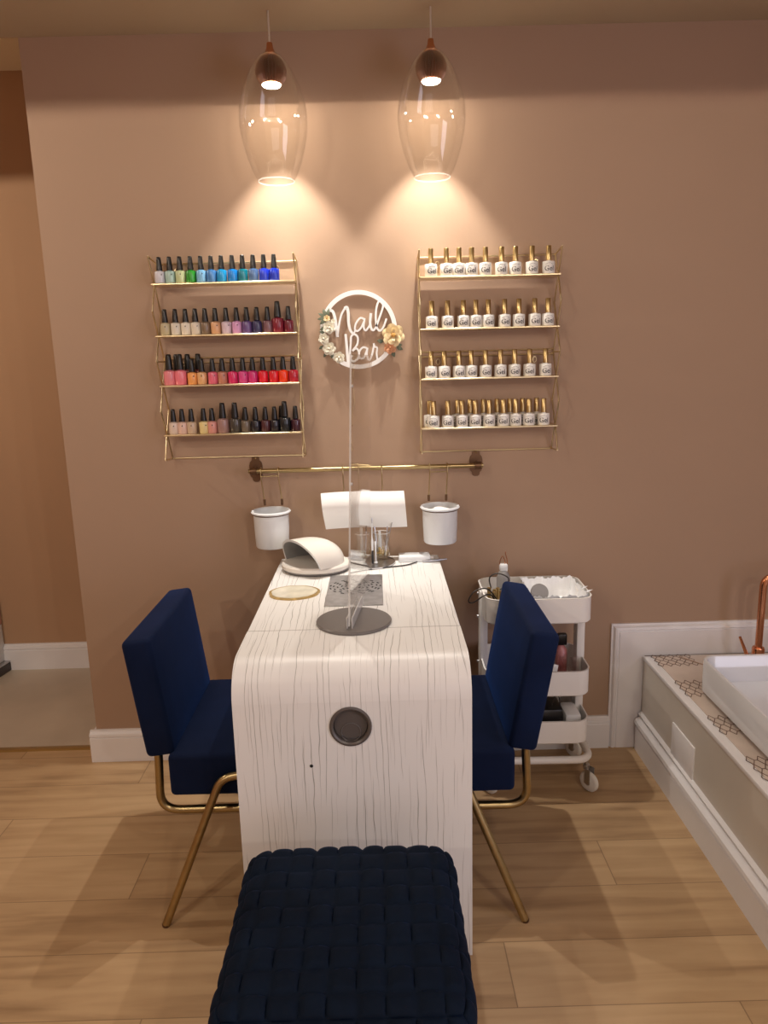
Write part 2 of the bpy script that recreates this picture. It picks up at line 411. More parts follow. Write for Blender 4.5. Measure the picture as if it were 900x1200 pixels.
MB().lathe([(0, 0), (.022, 0), (.024, .003), (.016, .006), (0, .006)], 20, (.32, -.33, .0215)).build('drain', M['copper'], bs)
# copper tap
tp = empty('tap', (1.262, -.14, .359), 'copper tap with tall swan-neck spout behind the basin', 'tap')
MB().lathe([(0, 0), (.026, 0), (.026, .006), (.020, .008), (.020, .062), (.018, .066), (0, .066)], 24).build('base_collar', M['copper'], tp)
MB().tube(fillet([(0, 0, .05), (0, 0, .312), (.20, -.05, .335), (.23, -.06, .25)], .035, 8), .0115, 14).build('spout', M['copper'], tp)
MB().tube([(-.02, 0, .035), (-.038, 0, .04), (-.065, 0, .104)], [.007, .006, .0045], 10).build('lever', M['copper'], tp)

# ------------------------------------------------------------------ nail table
TX0, TX1, TYF, TYB, TZ = -.342, .192, -.955, -.035, .75
TH = .04; RR = .085
tb = empty('manicure_table', (0, 0, 0), 'white grained waterfall table with round grommet, between the two navy chairs', 'table')
seam = -.722
MB().box(((TX0 + TX1) / 2, (seam + .0015 + TYB) / 2, TZ - TH / 2), (TX1 - TX0, TYB - seam - .0015, TH), .002, 1).build('tabletop', M['grain'], tb)
arc_o = [(TYF + RR - RR * sin(radians(a)), TZ - RR + RR * cos(radians(a))) for a in range(0, 91, 9)]
ri = RR - TH
arc_i = [(TYF + RR - ri * sin(radians(a)), TZ - RR + ri * cos(radians(a))) for a in range(90, -1, -9)]
prof = [(seam - .0015, TZ)] + arc_o + [(TYF, 0.0), (TYF + TH, 0.0)] + arc_i + [(seam - .0015, TZ - TH)]
front = MB().prism(prof, TX0, TX1, 'x').build('waterfall_panel', M['grain'], tb, angle=25)
gx, gz = -.08, .607
cut = MB().lathe([(0, -.1), (.043, -.1), (.043, .1), (0, .1)], 40).build('cutter', None)
cut.rotation_euler = (pi / 2, 0, 0); cut.location = (gx, TYF, gz)
bo = front.modifiers.new('b', 'BOOLEAN'); bo.operation = 'DIFFERENCE'; bo.object = cut; bo.solver = 'EXACT'
bpy.context.view_layer.update()
me2 = bpy.data.meshes.new_from_object(front.evaluated_get(bpy.context.evaluated_depsgraph_get()))
front.modifiers.clear(); front.data = me2
for f_ in me2.polygons:
    if abs(f_.normal.y) > .9995 or abs(f_.normal.x) > .99: f_.use_smooth = False
if True: bpy.data.objects.remove(cut)
MB().box(((TX0 + TX1) / 2, TYB - TH / 2 , (TZ - TH) / 2), (TX1 - TX0, TH, TZ - TH), .002, 1).build('back_panel', M['grain'], tb)
# dark seam strip, grommet, extractor grille, small plug hole
MB().box(((TX0 + TX1) / 2, seam, TZ - .0095), (TX1 - TX0 - .002, .0032, .018)).build('joint_strip', M['taupe'], tb)
R90 = Matrix.Rotation(pi / 2, 4, 'X')
def ring_y(prof, seg=40):
    m = MB(); m.lathe(prof, seg, closed=True); m.v = [tuple(R90 @ Vector(v)) for v in m.v]; return m
g = ring_y([(.0425, -.03), (.0425, .0), (.0475, .001), (.0475, .003), (.043, .0045), (.039, .002), (.039, -.03)]).build('grommet_rim', M['taupe'], tb, (gx, TYF, gz))
m = MB(); m.lathe([(0, -.012), (.0388, -.012), (.0388, -.009), (.037, -.007), (0, -.007)], 36); m.v = [tuple(R90 @ Vector(v)) for v in m.v]
gp = m.build('grommet_cap', M['taupe'], tb, (gx, TYF, gz))
m = MB(); m.tube([(.022 * cos(radians(a)), 0, .022 * sin(radians(a)) - .018) for a in range(0, 360, 15)], .0012, 6, closed=True)
m.build('cap_groove', M['greyplate'], gp, (0, .006, 0))
m = MB(); m.tube([(.030 * cos(radians(a)), 0, .030 * sin(radians(a)) - .003) for a in range(225, 316, 10)], .0013, 6)
m.build('cap_highlight_arc', M['steel'], gp, (0, .006, 0))  # light steel arc modelled in place of the reflection low on the cap
m = MB(); m.lathe([(0, 0), (.004, 0), (.0035, .001), (0, .001)], 12); m.v = [tuple(R90 @ Vector(v)) for v in m.v]
m.build('plug_hole', M['darkhole'], tb, (-.172, TYF - .0003, .512))
vx0, vx1, vy0, vy1 = -.162, .0, -.552, -.262
gr = MB().box(((vx0 + vx1) / 2, (vy0 + vy1) / 2, TZ + .0015), (vx1 - vx0, vy1 - vy0, .003), .001, 1).build('extractor_grille', M['steel'], tb)
m = MB()
cx, cy = (vx0 + vx1) / 2, (vy0 + vy1) / 2 + .045
for rr_ in (.016, .028, .040, .052, .064, .074):
    n = int(3 + rr_ * 165)
    for k in range(n):
        a = 2 * pi * k / n + rr_ * 40
        if rr_ > .05 and not (.15 < (a % pi) < pi - .15) is True: pass
        m.box((cx + rr_ * cos(a), cy + rr_ * sin(a) * .95 - .02, TZ + .0033), (.0042, .0105, .0006), rot=Matrix.Rotation(a, 4, 'Z'))
m.build('grille_slots', M['darkhole'], gr, smooth=False)

# divider screen
ds = empty('divider_screen', (-.076, -.677, TZ), 'tall clear acrylic divider on a round grey base at the table joint', 'screen')
MB().lathe([(0, 0), (.095, 0), (.0965, .002), (.0965, .006), (.0945, .008), (0, .008)], 48).build('base_plate', M['greyplate'], ds)
RZ = Matrix.Rotation(radians(-7), 4, 'Z')
RZL = Matrix.Rotation(radians(2.3), 4, 'Y')
def lean(mb): mb.v = [tuple(RZL @ (RZ @ Vector(v))) for v in mb.v]; return mb
def rotz(mb): mb.v = [tuple(RZ @ Vector(v)) for v in mb.v]; return mb
for sgn in (-1, 1):
    rotz(MB().box((sgn * .0062, .02, .022), (.004, .18, .028), .001, 1)).build('clamp_rail', clear_edge('clamp_acrylic', .6, (.7, .69, .67)), ds)
m = MB()
for yy in (-.055, -.03): m.sphere((-.0085, yy, .02), .003, 8, 6)
rotz(m).build('clamp_screw', M['black'], ds)
lean(MB().box((0, .105, .345), (.004, .365, .655), .0008, 1)).build('acrylic_panel', M['acrylic'], ds)
lean(MB().box((0, -.0785, .345), (.0042, .0018, .655))).build('panel_edge', clear_edge('frosted_edge', .38), ds)
for zz in (.60, .37): lean(MB().tube([(-.004, -.065, zz), (.004, -.065, zz)], .0035, 10)).build('hole_plug', M['acedge'], ds)

# ------------------------------------------------------------------ things on the table
# UV nail lamp
uv = empty('nail_lamp', (-.213, -.175, TZ), 'white curved nail curing lamp with open grey inside at back left of table', 'lamp', rz=radians(-6))
MB().lathe([(0, 0), (.100, 0), (.106, .004), (.107, .009), (0, .009)], 48, sy=.86).build('underside', M['greyplate'], uv)
MB().lathe([(0, .009), (.107, .009), (.111, .013), (.111, .022), (.106, .027), (0, .0275)], 48, sy=.86).build('base', M['cream'], uv)
HR = Matrix.Rotation(radians(-43), 4, 'Z')
def hood(shell, drop=0.):
    """domed hood open at the front, top overhanging the opening; turned to face the front left"""
    m = MB(); A, Bn = 28, 18; vs = []; B0 = []
    for j in range(Bn + 1):
        t = j / Bn; q = max(0., (t - .30) / .70); f = sqrt(max(0., 1 - q ** 2.4))
        for i in range(A + 1):
            a = radians(180 * i / A); sa = sin(a)
            yf = -.052 - .034 * sa; y = yf + (.088 * (.94 if shell < 1 else 1) - yf) * t
            x = .097 * cos(a) * f * shell; z = .027 + .084 * sa ** .85 * (f ** .9) * (1 - .10 * t) * shell
            vs.append(HR @ Vector((x, y, z)))
    W = A + 1
    return m.add(vs, [(j * W + i, j * W + i + 1, (j + 1) * W + i + 1, (j + 1) * W + i) for j in range(Bn) for i in range(A)])
h = hood(1.).build('hood', M['cream'], uv)
hood(.93).build('reflector', M['lampgrey'], uv)
m = MB(); o_ = [HR @ Vector((.0972 * cos(radians(a)), -.052 - .034 * sin(radians(a)), .027 + .085 * sin(radians(a)) ** .85)) for a in range(0, 181, 6)]
i_ = [HR @ Vector((.0900 * cos(radians(a)), -.052 - .034 * sin(radians(a)), .027 + .078 * sin(radians(a)) ** .85)) for a in range(0, 181, 6)]
n_ = len(o_); m.add(o_ + i_, [(k, k + 1, n_ + k + 1, n_ + k) for k in range(n_ - 1)])
m.build('hood_edge', M['white'], uv)
for k in range(6):
    a = radians(62 + 22 * (k // 2)); yy = (-.03, .01)[k % 2]
    MB().sphere(HR @ Vector((.084 * cos(a), yy, .027 + .069 * sin(a))), .0045, 8, 6).build('led_dot', M['darkhole'], uv)

# agate coaster
ag = empty('agate_coaster', (-.257, -.425, TZ), 'pale agate slice coaster with gold rim on left of table', 'coaster')
def agate(r, z0, z1):
    poly = [((r * (1 + .015 * sin(3 * a + 1) + .012 * sin(5 * a) + .010 * sin(11 * a))) * cos(a) * 1.08, r * (1 + .015 * sin(2 * a + .6) + .012 * sin(7 * a)) * sin(a) * .93) for a in [2 * pi * k / 60 for k in range(60)]]
    return MB().prism(poly, z0, z1)
agate(.068, 0, .005).build('rim', M['agate_rim'], ag); agate(.061, .005, .0058).build('slice_face', M['agate'], ag)

# round tray with tumblers
tr = empty('round_tray', (-.040, -.120, TZ), 'round grey mirrored tray under the tool glasses', 'tray')
MB().lathe([(0, 0), (.082, 0), (.084, .002), (.084, .006), (.081, .006), (.081, .004), (0, .004)], 48).build('plate', M['steel'], tr)
def glass_pot(name, loc, label, r, hh, tools, oil=True):
    t = empty(name, loc, label, 'glass', None)
    MB().lathe([(0, .001), (r * .8, .0), (r * .95, .01), (r, hh * .35), (r * .92, hh), (r * .88, hh), (r * .95, hh * .35), (r * .88, .012), (r * .7, .006), (0, .006)], 28).build('wall', M['tumbler'], t)
    MB().tube([(r * .9 * cos(q * pi / 16), r * .9 * sin(q * pi / 16), hh) for q in range(32)], .0013, 6, closed=True).build('rim', clear_edge('tumbler_rim', .55), t)
    MB().lathe([(0, .0062), (r * .86, .0125), (r * .93, hh * .30), (0, hh * .30)], 24).build('liquid', glass_mat('pale_oil', (.97, .92, .74), .02, .05, .5), t)
    return t
# tumblers hold pieces which are things of their own
tg = glass_pot('glass_tumbler', (.0, -.075, TZ + .0045), 'rounded glass tumbler holding manicure tools and amber beads on the tray', .030, .088, 4)
tg2 = glass_pot('glass_tumbler', (-.062, -.085, TZ + .0045), 'narrow glass tumbler behind the divider with white brushes in it', .026, .088, 3)
for k in range(14):
    a = random.random() * 6.28; rr_ = random.random() * .018
    b_ = MB().sphere((.0 + rr_ * cos(a), -.075 + rr_ * sin(a), TZ + .018 + random.random() * .02), .0055, 10, 8).build('amber_bead', M['amber'])
    tag(b_, 'small amber bead lying in the glass tumbler of tools', 'bead', 'amber beads in the tumbler')
def stick(name, p0, p1, r, m_, label, cat, tipm=None, tipl=.02):
    a, b = Vector(p0), Vector(p1); t = empty(name, p0, label, cat); d = b - a
    MB().tube([(0, 0, 0), d * .5, d], [r, r * 1.1, r * .8], 8).build('handle', m_, t)
    if tipm: MB().tube([d, d * (1 + tipl / d.length * .6), d * (1 + tipl / d.length)], [r * .9, r * 1.1, r * .2], 8).build('tip', tipm, t)
    return t
zt = TZ + .014
stick('cuticle_tool', (.008, -.08, zt), (.036, -.07, .872), .0018, M['steel'], 'thin steel cuticle tool leaning right out of the tumbler', 'tool', M['steel'])
stick('nail_file', (-.004, -.075, zt), (-.006, -.066, .845), .0055, M['white'], 'broad white nail file upright in the tumbler', 'nail file')
stick('cuticle_pusher', (-.012, -.07, zt), (-.022, -.06, .855), .0025, M['steel'], 'steel pusher leaning left in the rounded tumbler', 'tool', M['steel'])
stick('tweezers', (.012, -.085, zt), (.020, -.062, .850), .0022, M['steel'], 'steel tweezers beside the white file in the tumbler', 'tweezers', M['steel'])
stick('nail_brush', (-.064, -.085, zt), (-.066, -.078, .845), .005, M['white'], 'white handled brush in the narrow glass behind the divider', 'brush', M['cream'])
stick('small_brush', (-.056, -.092, zt), (-.050, -.084, .850), .003, M['steel'], 'thin dark brush in the narrow glass behind the divider', 'brush', M['black'])
stick('polish_brush', (-.030, -.150, TZ + .0065), (-.030, -.148, .800), .0035, M['black'], 'black and white brush standing on the front of the tray', 'brush', M['white'], .05)
stick('orange_stick', (-.033, -.100, TZ + .0065), (-.030, -.092, .878), .002, M['white'], 'tall slim white stick standing between the two glasses', 'stick', M['steel'])
m = MB(); m.box((0, 0, .006), (.014, .010, .012), .002); st = empty('swab_stick', (-.020, -.145, TZ + .0065), 'small white cotton stick standing on the tray front', 'stick')
MB().lathe([(0, 0), (.006, 0), (.006, .004), (.003, .006), (.003, .058), (.0035, .07), (.001, .074), (0, .074)], 12).build('shaft', M['white'], st)
# white box and its lead
wb = empty('white_device', (.108, -.098, TZ), 'flat white rectangular device at the back right of the table', 'device')
MB().box((0, 0, .010), (.104, .058, .02), .004).build('case', M['white'], wb)
MB().box((.057, 0, .008), (.014, .024, .012), .002).build('plug', M['cream'], wb)
m = MB(); m.tube(spline([(.115, -.135, TZ + .004), (.08, -.165, TZ + .003), (.02, -.185, TZ + .003), (-.04, -.205, TZ + .003), (-.10, -.238, TZ + .003)]), .0022, 8)
tag(m.build('power_cord', M['cord']), 'dark thin power cord crossing the table top', 'cord')
m = MB(); m.tube([(.135, -.132, TZ + .0045), (.19, -.120, TZ + .0045), (.215, -.113, TZ + .0045)], [.0045, .0045, .002], 10)
pn = tag(m.build('metal_pen', M['steel']), 'slim silver pen lying over the back right table corner', 'pen')

# ------------------------------------------------------------------ rail, hooks, buckets, paper
rl = empty('wall_rail', (-.045, 0, 1.056), 'slim brass hanging rail on dark brackets above the table', 'rail')
MB().tube([(-.388, -.052, 0), (.388, -.052, 0)], .0075, 12).build('bar', M['brass'], rl)
for s_ in (-1, 1):
    x = s_ * .371
    poly = [(-.012, .04), (-.006, .045), (.006, .045), (.012, .04), (.013, .03), (.019, .024), (.022, .012), (.022, -.012), (.019, -.024), (.013, -.03), (.012, -.038), (.006, -.043), (-.006, -.043), (-.012, -.038), (-.013, -.03), (-.019, -.024), (-.022, -.012), (-.022, .012), (-.019, .024), (-.013, .03)]
    br = MB().prism([(x + a, b) for a, b in poly], -.004, 0, 'y').build('bracket', M['bronze'], rl)
    MB().tube([(x, -.002, 0), (x, -.052, 0)], .008, 12).build('bracket_arm', M['bronze'], br)
    MB().tube([(x - .011, -.052, 0), (x + .011, -.052, 0)], .0125, 14).build('bracket_socket', M['bronze'], br)
    MB().sphere((x, -.005, .037), .003, 8, 6).build('screw', M['brass'], br)

def bucket_set(xc, label, hl, empty_in):
    b = empty('hanging_bucket', (xc, -.084, .808), label, 'bucket')
    R0 = .058; Hh = .118
    MB().lathe([(0, 0), (R0 * .90, 0), (R0 * .94, .004), (R0 * .98, Hh * .5), (R0, Hh), (R0 * .965, Hh), (R0 * .93, Hh * .5), (R0 * .86, .006), (0, .005)], 40).build('body', M['white'], b)
    MB().lathe([(R0 * .985, Hh - .006), (R0 + .004, Hh - .005), (R0 + .0075, Hh), (R0 + .004, Hh + .005), (R0 * .985, Hh + .003)], 40, closed=True).build('rim', M['white'], b)
    MB().tube([((R0 + .0006) * cos(t_), (R0 + .0006) * sin(t_), Hh - .0075) for t_ in [2 * pi * q / 40 for q in range(40)]], .0016, 6, closed=True).build('rim_line', M['bronze'], b)
    h = empty('bucket_hanger', (xc, -.05, 1.056), hl, 'hook')
    for s_, xx in ((-1, -.030), (1, .028)):
        pts = [(xx, .013, -.010), (xx, .012, .004), (xx, .004, .0108), (xx, -.006, .0108), (xx, -.013, .004), (xx, -.014, -.02), (xx + (.006 if xc < 0 else -.004), -.004, -.095)]
        MB().tube(fillet(pts, .006, 4), .0018, 8).build('hook_wire', M['brass'], h)
        e = Vector(pts[-1]); MB().tube([e, e + Vector((0, .002, -.02))], .0042, 10).build('socket', M['bronze'], h)
    MB().tube([(-.030, -.0145, -.016), (.028, -.0145, -.016)], .0014, 8).build('cross_wire', M['brass'], h)
    return b
bucket_set(-.362, 'empty white enamel bucket hanging at left end of the rail', 'brass twin hook carrying the left bucket', True)
b2 = bucket_set(.196, 'white enamel bucket filled with cotton wool on right of the rail', 'brass twin hook carrying the right bucket', False)
# cotton wool
bm = bmesh.new(); bmesh.ops.create_icosphere(bm, subdivisions=4, radius=.051)
for v in bm.verts:
    c = v.co; v.co = c * (1 + .10 * sin(90 * c.x + 2) * sin(80 * c.y) + .06 * sin(160 * c.z + 70 * c.x)); v.co.z *= .42
mb = MB().from_bm(bm); o = mb.build('cotton_wool', M['paper'], loc=(.196, -.084, .902)); tag(o, 'white cotton wool filling the right hanging bucket', 'cotton wool', kind='stuff')

for x, l in ((-.121, 'brass hook on the rail, leftmost of the three over the paper'), (-.070, 'brass hook on the rail, middle of the three over the paper'), (.007, 'brass hook on the rail, rightmost of the three over the paper')):
    o = MB().tube(fillet([(x, -.038, 1.046), (x, -.039, 1.060), (x, -.046, 1.0668), (x, -.058, 1.0668), (x, -.0645, 1.060), (x, -.066, 1.04), (x + .001, -.060, .990), (x + .001, -.062, .968), (x + .001, -.074, .962), (x + .001, -.083, .970)], .006, 4), .0018, 8).build('s_hook', M['brass'])
    tag(o, l, 'hook', 'single hooks on the rail')
# paper roll sheet
m = MB(); vs = []; na = 18
for i in range(13):
    s_ = i / 12; x = -.195 + .273 * s_
    for k in range(na):
        a = radians(165 - 215 * k / (na - 1)); vs.append((x + .012 * (1 - k / (na - 1)) * 0 + .010 * k / (na - 1), -.075 - .026 * sin(a) * 1.0 - .004, .918 + .064 * cos(a) * 0 + (.982 - .918) * (1 - 2 * k / (na - 1)) + .004 * s_ + .0025 * sin(5 * s_)))
m.add(vs, [(i * na + k, i * na + k + 1, (i + 1) * na + k + 1, (i + 1) * na + k) for i in range(12) for k in range(na - 1)])
o = m.build('paper_sheet', M['paper']); so = o.modifiers.new('s', 'SOLIDIFY'); so.thickness = .002
tag(o, 'plain white curved paper sheet hanging from the rail hooks', 'paper')

# ------------------------------------------------------------------ shelves and bottles
BZ = [1.650, 1.493, 1.338, 1.181]      # board undersides
def rack(x0, x1, label):
    r = empty('wall_rack', (x0, 0, 0), label, 'shelf rack'); W = x1 - x0
    for z in BZ:
        MB().box((W / 2, -.050, z + .003), (W, .084, .006), .0015, 1).build('shelf_board', M['gold'], r)
    nodes = []
    for xx in (0., W):
        m = MB()
        F = [(xx, -.095, 1.735), (xx, -.052, 1.653), (xx, -.095, 1.572), (xx, -.052, 1.496), (xx, -.095, 1.418), (xx, -.052, 1.341), (xx, -.095, 1.262), (xx, -.052, 1.184), (xx, -.090, 1.105)]
        B = [(xx, -.004, 1.722), (xx, -.048, 1.653), (xx, -.004, 1.572), (xx, -.048, 1.496), (xx, -.004, 1.418), (xx, -.048, 1.341), (xx, -.004, 1.262), (xx, -.048, 1.184), (xx, -.004, 1.10)]
        MB().tube(F, .0026, 8).tube(B, .0026, 8).tube([F[0], B[0]], .0026, 8).tube([F[4], B[4]], .0026, 8).tube([F[-1], B[-1]], .0026, 8).build('side_frame', M['gold'], r)
    for z, y in ((1.722, -.004), (1.427, -.004), (1.412, -.004), (1.10, -.004)):
        MB().tube([(0, y, z), (W, y, z)], .0026, 8).build('cross_bar', M['gold'], r)
    for xx in (W * .14, W * .86):
        for z in (1.700, 1.395): MB().tube([(xx + .006 * cos(a), -.004, z + .009 * sin(a)) for a in [2 * pi * k / 14 for k in range(14)]], .0016, 6, closed=True).build('hanging_loop', M['gold'], r)
    return r
rack(-.692, -.247, 'gold wire wall rack of dark-capped coloured polishes, left of the sign')
rack(.140, .580, 'gold wire wall rack of gold-capped white bottles, right of the sign')

def srgb(r, g, b):
    return tuple(((c / 255) / 12.92 if c / 255 <= .04045 else ((c / 255 + .055) / 1.055) ** 2.4) for c in (r, g, b))
def body_prof(k=1.):
    return [(0, 0), (.0145 * k, 0), (.0158 * k, .002), (.0160 * k, .033 * k), (.0150 * k, .0365 * k), (.0085 * k, .0385 * k), (.0070 * k, .040 * k), (0, .040 * k)]
def cap_prof(k=1.):
    return [(0, .040 * k), (.0095 * k, .040 * k), (.0097 * k, .042 * k), (.0070 * k, .074 * k), (.0066 * k, .079 * k), (.0052 * k, .0805 * k), (0, .081 * k)]
CAP = {k: MB().lathe(cap_prof(k), 18).mesh('cap', M['black']) for k in (1., 1.2)}
BODY = {k: MB().lathe(body_prof(k), 22) for k in (1., 1.2)}
MARK = MB().prism([(.0055, .024), (.0085, .026), (.0070, .029), (.0045, .027)], -.0162, -.0154, 'y').mesh('label_mark', M['ink'])
bmats = {}
def polish(x, z, rgb, name, k=1., y=-.062, mark=False, where=''):
    key = (rgb, k)
    if key not in bmats:
        mt = mat('polish_' + name.replace(' ', '_'), srgb(*rgb), .22, coat=.4)
        bmats[key] = BODY[k].mesh('bottle_body', mt)
    e = empty('nail_polish_bottle', (x, y, z), '', 'bottle', 'coloured polish bottles on the left rack', rz=random.uniform(-.3, .3))
    tag(e, where)
    for nm, me in (('bottle_body', bmats[key]), ('cap', CAP[k])) + ((('label_mark', MARK),) if mark else ()):
        o = bpy.data.objects.new(nm, me); COL.objects.link(o); o.parent = e
    return e
R1 = [(-.669, (205, 205, 215), 'pearl white'), (-.637, (160, 190, 182), 'pale mint'), (-.605, (185, 195, 150), 'pale green'), (-.572, (45, 140, 45), 'bright green'),
      (-.540, (120, 175, 215), 'light blue'), (-.508, (70, 125, 185), 'metallic blue'), (-.476, (30, 145, 205), 'cyan blue'), (-.442, (25, 120, 200), 'azure blue'),
      (-.410, (15, 110, 130), 'teal'), (-.377, (75, 105, 150), 'slate blue'), (-.344, (30, 55, 190), 'royal blue'), (-.312, (25, 50, 180), 'ultramarine blue')]
R2 = [(-.665, (185, 172, 140), 'greige'), (-.632, (215, 208, 195), 'milk white'), (-.600, (225, 215, 200), 'cream white'), (-.569, (215, 205, 190), 'ivory'),
      (-.538, (120, 100, 82), 'taupe brown'), (-.506, (215, 165, 125), 'peach beige'), (-.472, (205, 185, 200), 'lilac white'), (-.439, (205, 150, 195), 'pink lilac'),
      (-.407, (95, 70, 125), 'purple'), (-.375, (45, 42, 85), 'deep indigo'), (-.341, (115, 80, 90), 'dusty mauve'), (-.309, (120, 30, 50), 'maroon'), (-.275, (105, 25, 45), 'wine red')]
R3 = [(-.664, (230, 135, 145), 'soft pink'), (-.629, (235, 125, 140), 'candy pink'), (-.592, (240, 165, 95), 'apricot'), (-.561, (225, 175, 125), 'sand'),
      (-.526, (225, 105, 130), 'coral pink'), (-.495, (190, 125, 105), 'rose beige'), (-.462, (215, 45, 105), 'hot pink'), (-.429, (215, 70, 140), 'orchid pink'),
      (-.398, (205, 45, 120), 'magenta'), (-.365, (225, 25, 50), 'bright red'), (-.331, (215, 30, 45), 'cherry red'), (-.300, (235, 60, 25), 'orange red'), (-.268, (180, 35, 55), 'crimson')]
R4 = [(-.664, (225, 205, 190), 'shell white'), (-.636, (230, 195, 180), 'nude pink'), (-.606, (205, 180, 155), 'almond'), (-.566, (230, 210, 150), 'pale yellow'),
      (-.539, (215, 150, 140), 'blush'), (-.504, (160, 125, 120), 'smoky rose'), (-.464, (70, 65, 60), 'charcoal'), (-.431, (110, 98, 85), 'pewter'),
      (-.398, (28, 30, 40), 'black navy'), (-.366, (75, 38, 45), 'oxblood'), (-.336, (35, 32, 40), 'near black'), (-.303, (22, 28, 34), 'glossy black'), (-.268, (60, 25, 42), 'dark plum')]
RN = ['top', 'second', 'third', 'bottom']
for ri_, row in enumerate((R1, R2, R3, R4)):
    for i, (x, c, nm) in enumerate(row):
        k = 1.2 if (ri_, i) in ((1, 11), (2, 0), (2, 1), (3, 5), (3, 6), (3, 11)) else 1.
        nb = row[i - 1][2] if i else None
        polish(x, BZ[ri_] + .006, c, nm, k, mark=(sum(c) > 380), where=f'{nm} polish bottle with black cap on {RN[ri_]} shelf of left rack')
for x, nm in ((-.648, 'rose'), (-.612, 'salmon'), (-.578, 'melon')):
    polish(x, BZ[2] + .006, (170, 90, 80), 'dull ' + nm, 1.2, y=-.0285, where=f'{ {"rose": "leftmost", "salmon": "middle", "melon": "rightmost"}[nm] } of three bottles behind the front row, third shelf, left rack')
polish(-.318, BZ[3] + .006, (25, 25, 30), 'back black', 1., y=-.0285, where='small black bottle behind the taller glossy black one, bottom shelf of left rack')

# white gel bottles
def bent_text(txt, size, r, z, m_):
    cu = bpy.data.curves.new('t', 'FONT'); cu.body = txt; cu.size = size; cu.align_x = 'CENTER'; cu.extrude = 0; cu.offset = .0003; cu.resolution_u = 3
    o = bpy.data.objects.new('t', cu); COL.objects.link(o); bpy.context.view_layer.update()
    me = bpy.data.meshes.new_from_object(o.evaluated_get(bpy.context.evaluated_depsgraph_get())); bpy.data.objects.remove(o)
    for v in me.vertices:
        a = v.co.x / r; zz = z + v.co.y
        v.co = (r * sin(a), -r * cos(a), zz)
    me.materials.clear(); me.materials.append(m_); return me
RG = .0192
GB = MB().lathe([(0, 0), (RG - .001, 0), (RG, .0015), (RG, .035), (RG - .0012, .0372), (.008, .0378), (.008, .040), (0, .040)], 26).mesh('bottle_body', M['label'])
GC = MB().lathe([(0, .040), (.0082, .040), (.0084, .042), (.0080, .083), (.0070, .0845), (0, .0845)], 20).mesh('cap', M['goldcap'])
GT = bent_text('Gel', .0215, RG + .0003, .0085, M['ink'])
am = MB(); am.tube([((RG + .0002) * sin(a * .8), -(RG + .0002) * cos(a * .8), .0275 + .004 * cos(a * 2.2)) for a in [-.8 + 1.6 * k / 12 for k in range(13)]], .00035, 5)
GA = am.mesh('label_arc', M['ink'])
S1 = [.177, .229, .263, .302, .347, .397, .440, .492, .544]
S2 = [.178, .228, .278, .317, .356, .408, .453, .503, .545]
S3 = [.174, .216, .263, .302, .348, .396, .441, .489, .540]
S4 = [.180, .226, .272, .315, .360, .406, .446, .489, .537]
ORD = ['first', 'second', 'third', 'fourth', 'fifth', 'sixth', 'seventh', 'eighth', 'ninth']
def minsep(xs, d=.0392):
    xs = list(xs)
    for _ in range(30):
        for i in range(len(xs) - 1):
            g_ = xs[i + 1] - xs[i]
            if g_ < d: xs[i] -= (d - g_) / 2; xs[i + 1] += (d - g_) / 2
    return xs
def gel(x, y, z, label):
    e = empty('gel_polish_bottle', (x, y, z), label, 'bottle', 'gold-capped gel bottles on the right rack', rz=random.uniform(-.18, .18))
    for nm, me in (('bottle_body', GB), ('cap', GC), ('lettering', GT), ('label_arc', GA)):
        o = bpy.data.objects.new(nm, me); COL.objects.link(o); o.parent = e
    return e
for ri_, row in enumerate((S1, S2, S3, S4)):
    for i, x in enumerate(minsep(row)):
        gel(x, -.0695, BZ[ri_] + .006, f'gold-capped gel bottle, {ORD[i]} from left, front row of {RN[ri_]} shelf, right rack')
for i, x in enumerate([.170, .262, .303, .347, .392, .434, .476, .522]):
    gel(x, -.0295, BZ[3] + .006, f'white gel bottle, {ORD[i]} from left in the back row of bottom shelf, right rack')

# ------------------------------------------------------------------ sign
sg = empty('flower_wreath_sign', (-.0555, -.004, 1.5035), 'round white cut-out sign reading Nail Bar with cream flowers', 'sign')
def lc(p): return ((p[0] - 435) * .000302, -(p[1] - 460) * .000302)
ro, rin = .1245, .1105
m = MB(); n = 80; vs = []
for k in range(n):
    a = 2 * pi * k / n
    for r_, y in ((ro, 0), (ro, -.006), (rin, -.006), (rin, 0)): vs.append((r_ * cos(a), y, r_ * sin(a)))
m.add(vs, [(k * 4 + q, k * 4 + (q + 1) % 4, ((k + 1) % n) * 4 + (q + 1) % 4, ((k + 1) % n) * 4 + q) for k in range(n) for q in range(4)])
m.build('ring', M['signwhite'], sg)
def letters(name, strokes):
    m = MB()
    for i, (pts, w) in enumerate(strokes):
        P = spline([Vector((*lc(p), 0)) for p in pts], 8); n = len(P)
        w0, w1 = (w, w) if not isinstance(w, tuple) else w
        Wd = [(w0 + (w1 - w0) * k / (n - 1)) * .000302 * 1.0 for k in range(n)]
        m.ribbon([(p.x, p.y) for p in P], Wd, -.0055 - i * .00008, -.0005)
    return m.build(name, M['signwhite'], sg, angle=30)
letters('word_nail', [([(130, 250), (165, 262), (185, 330), (197, 430), (205, 530)], 30), ([(205, 530), (222, 420), (255, 300), (300, 225)], 20),
    ([(290, 235), (318, 228), (330, 290), (330, 380), (345, 460), (375, 500)], (34, 26)), ([(360, 505), (385, 490), (400, 455)], 18),
    ([(500, 350), (455, 338), (410, 390), (395, 450), (420, 472), (460, 440), (495, 375)], 20), ([(503, 340), (490, 430), (510, 468), (545, 430), (562, 390)], 20),
    ([(572, 290), (560, 390), (575, 455), (598, 466), (625, 430)], (28, 20)), ([(625, 430), (665, 330), (703, 225), (690, 178), (655, 175), (630, 250), (622, 350), (632, 440), (662, 475), (700, 440), (737, 350)], 21)])
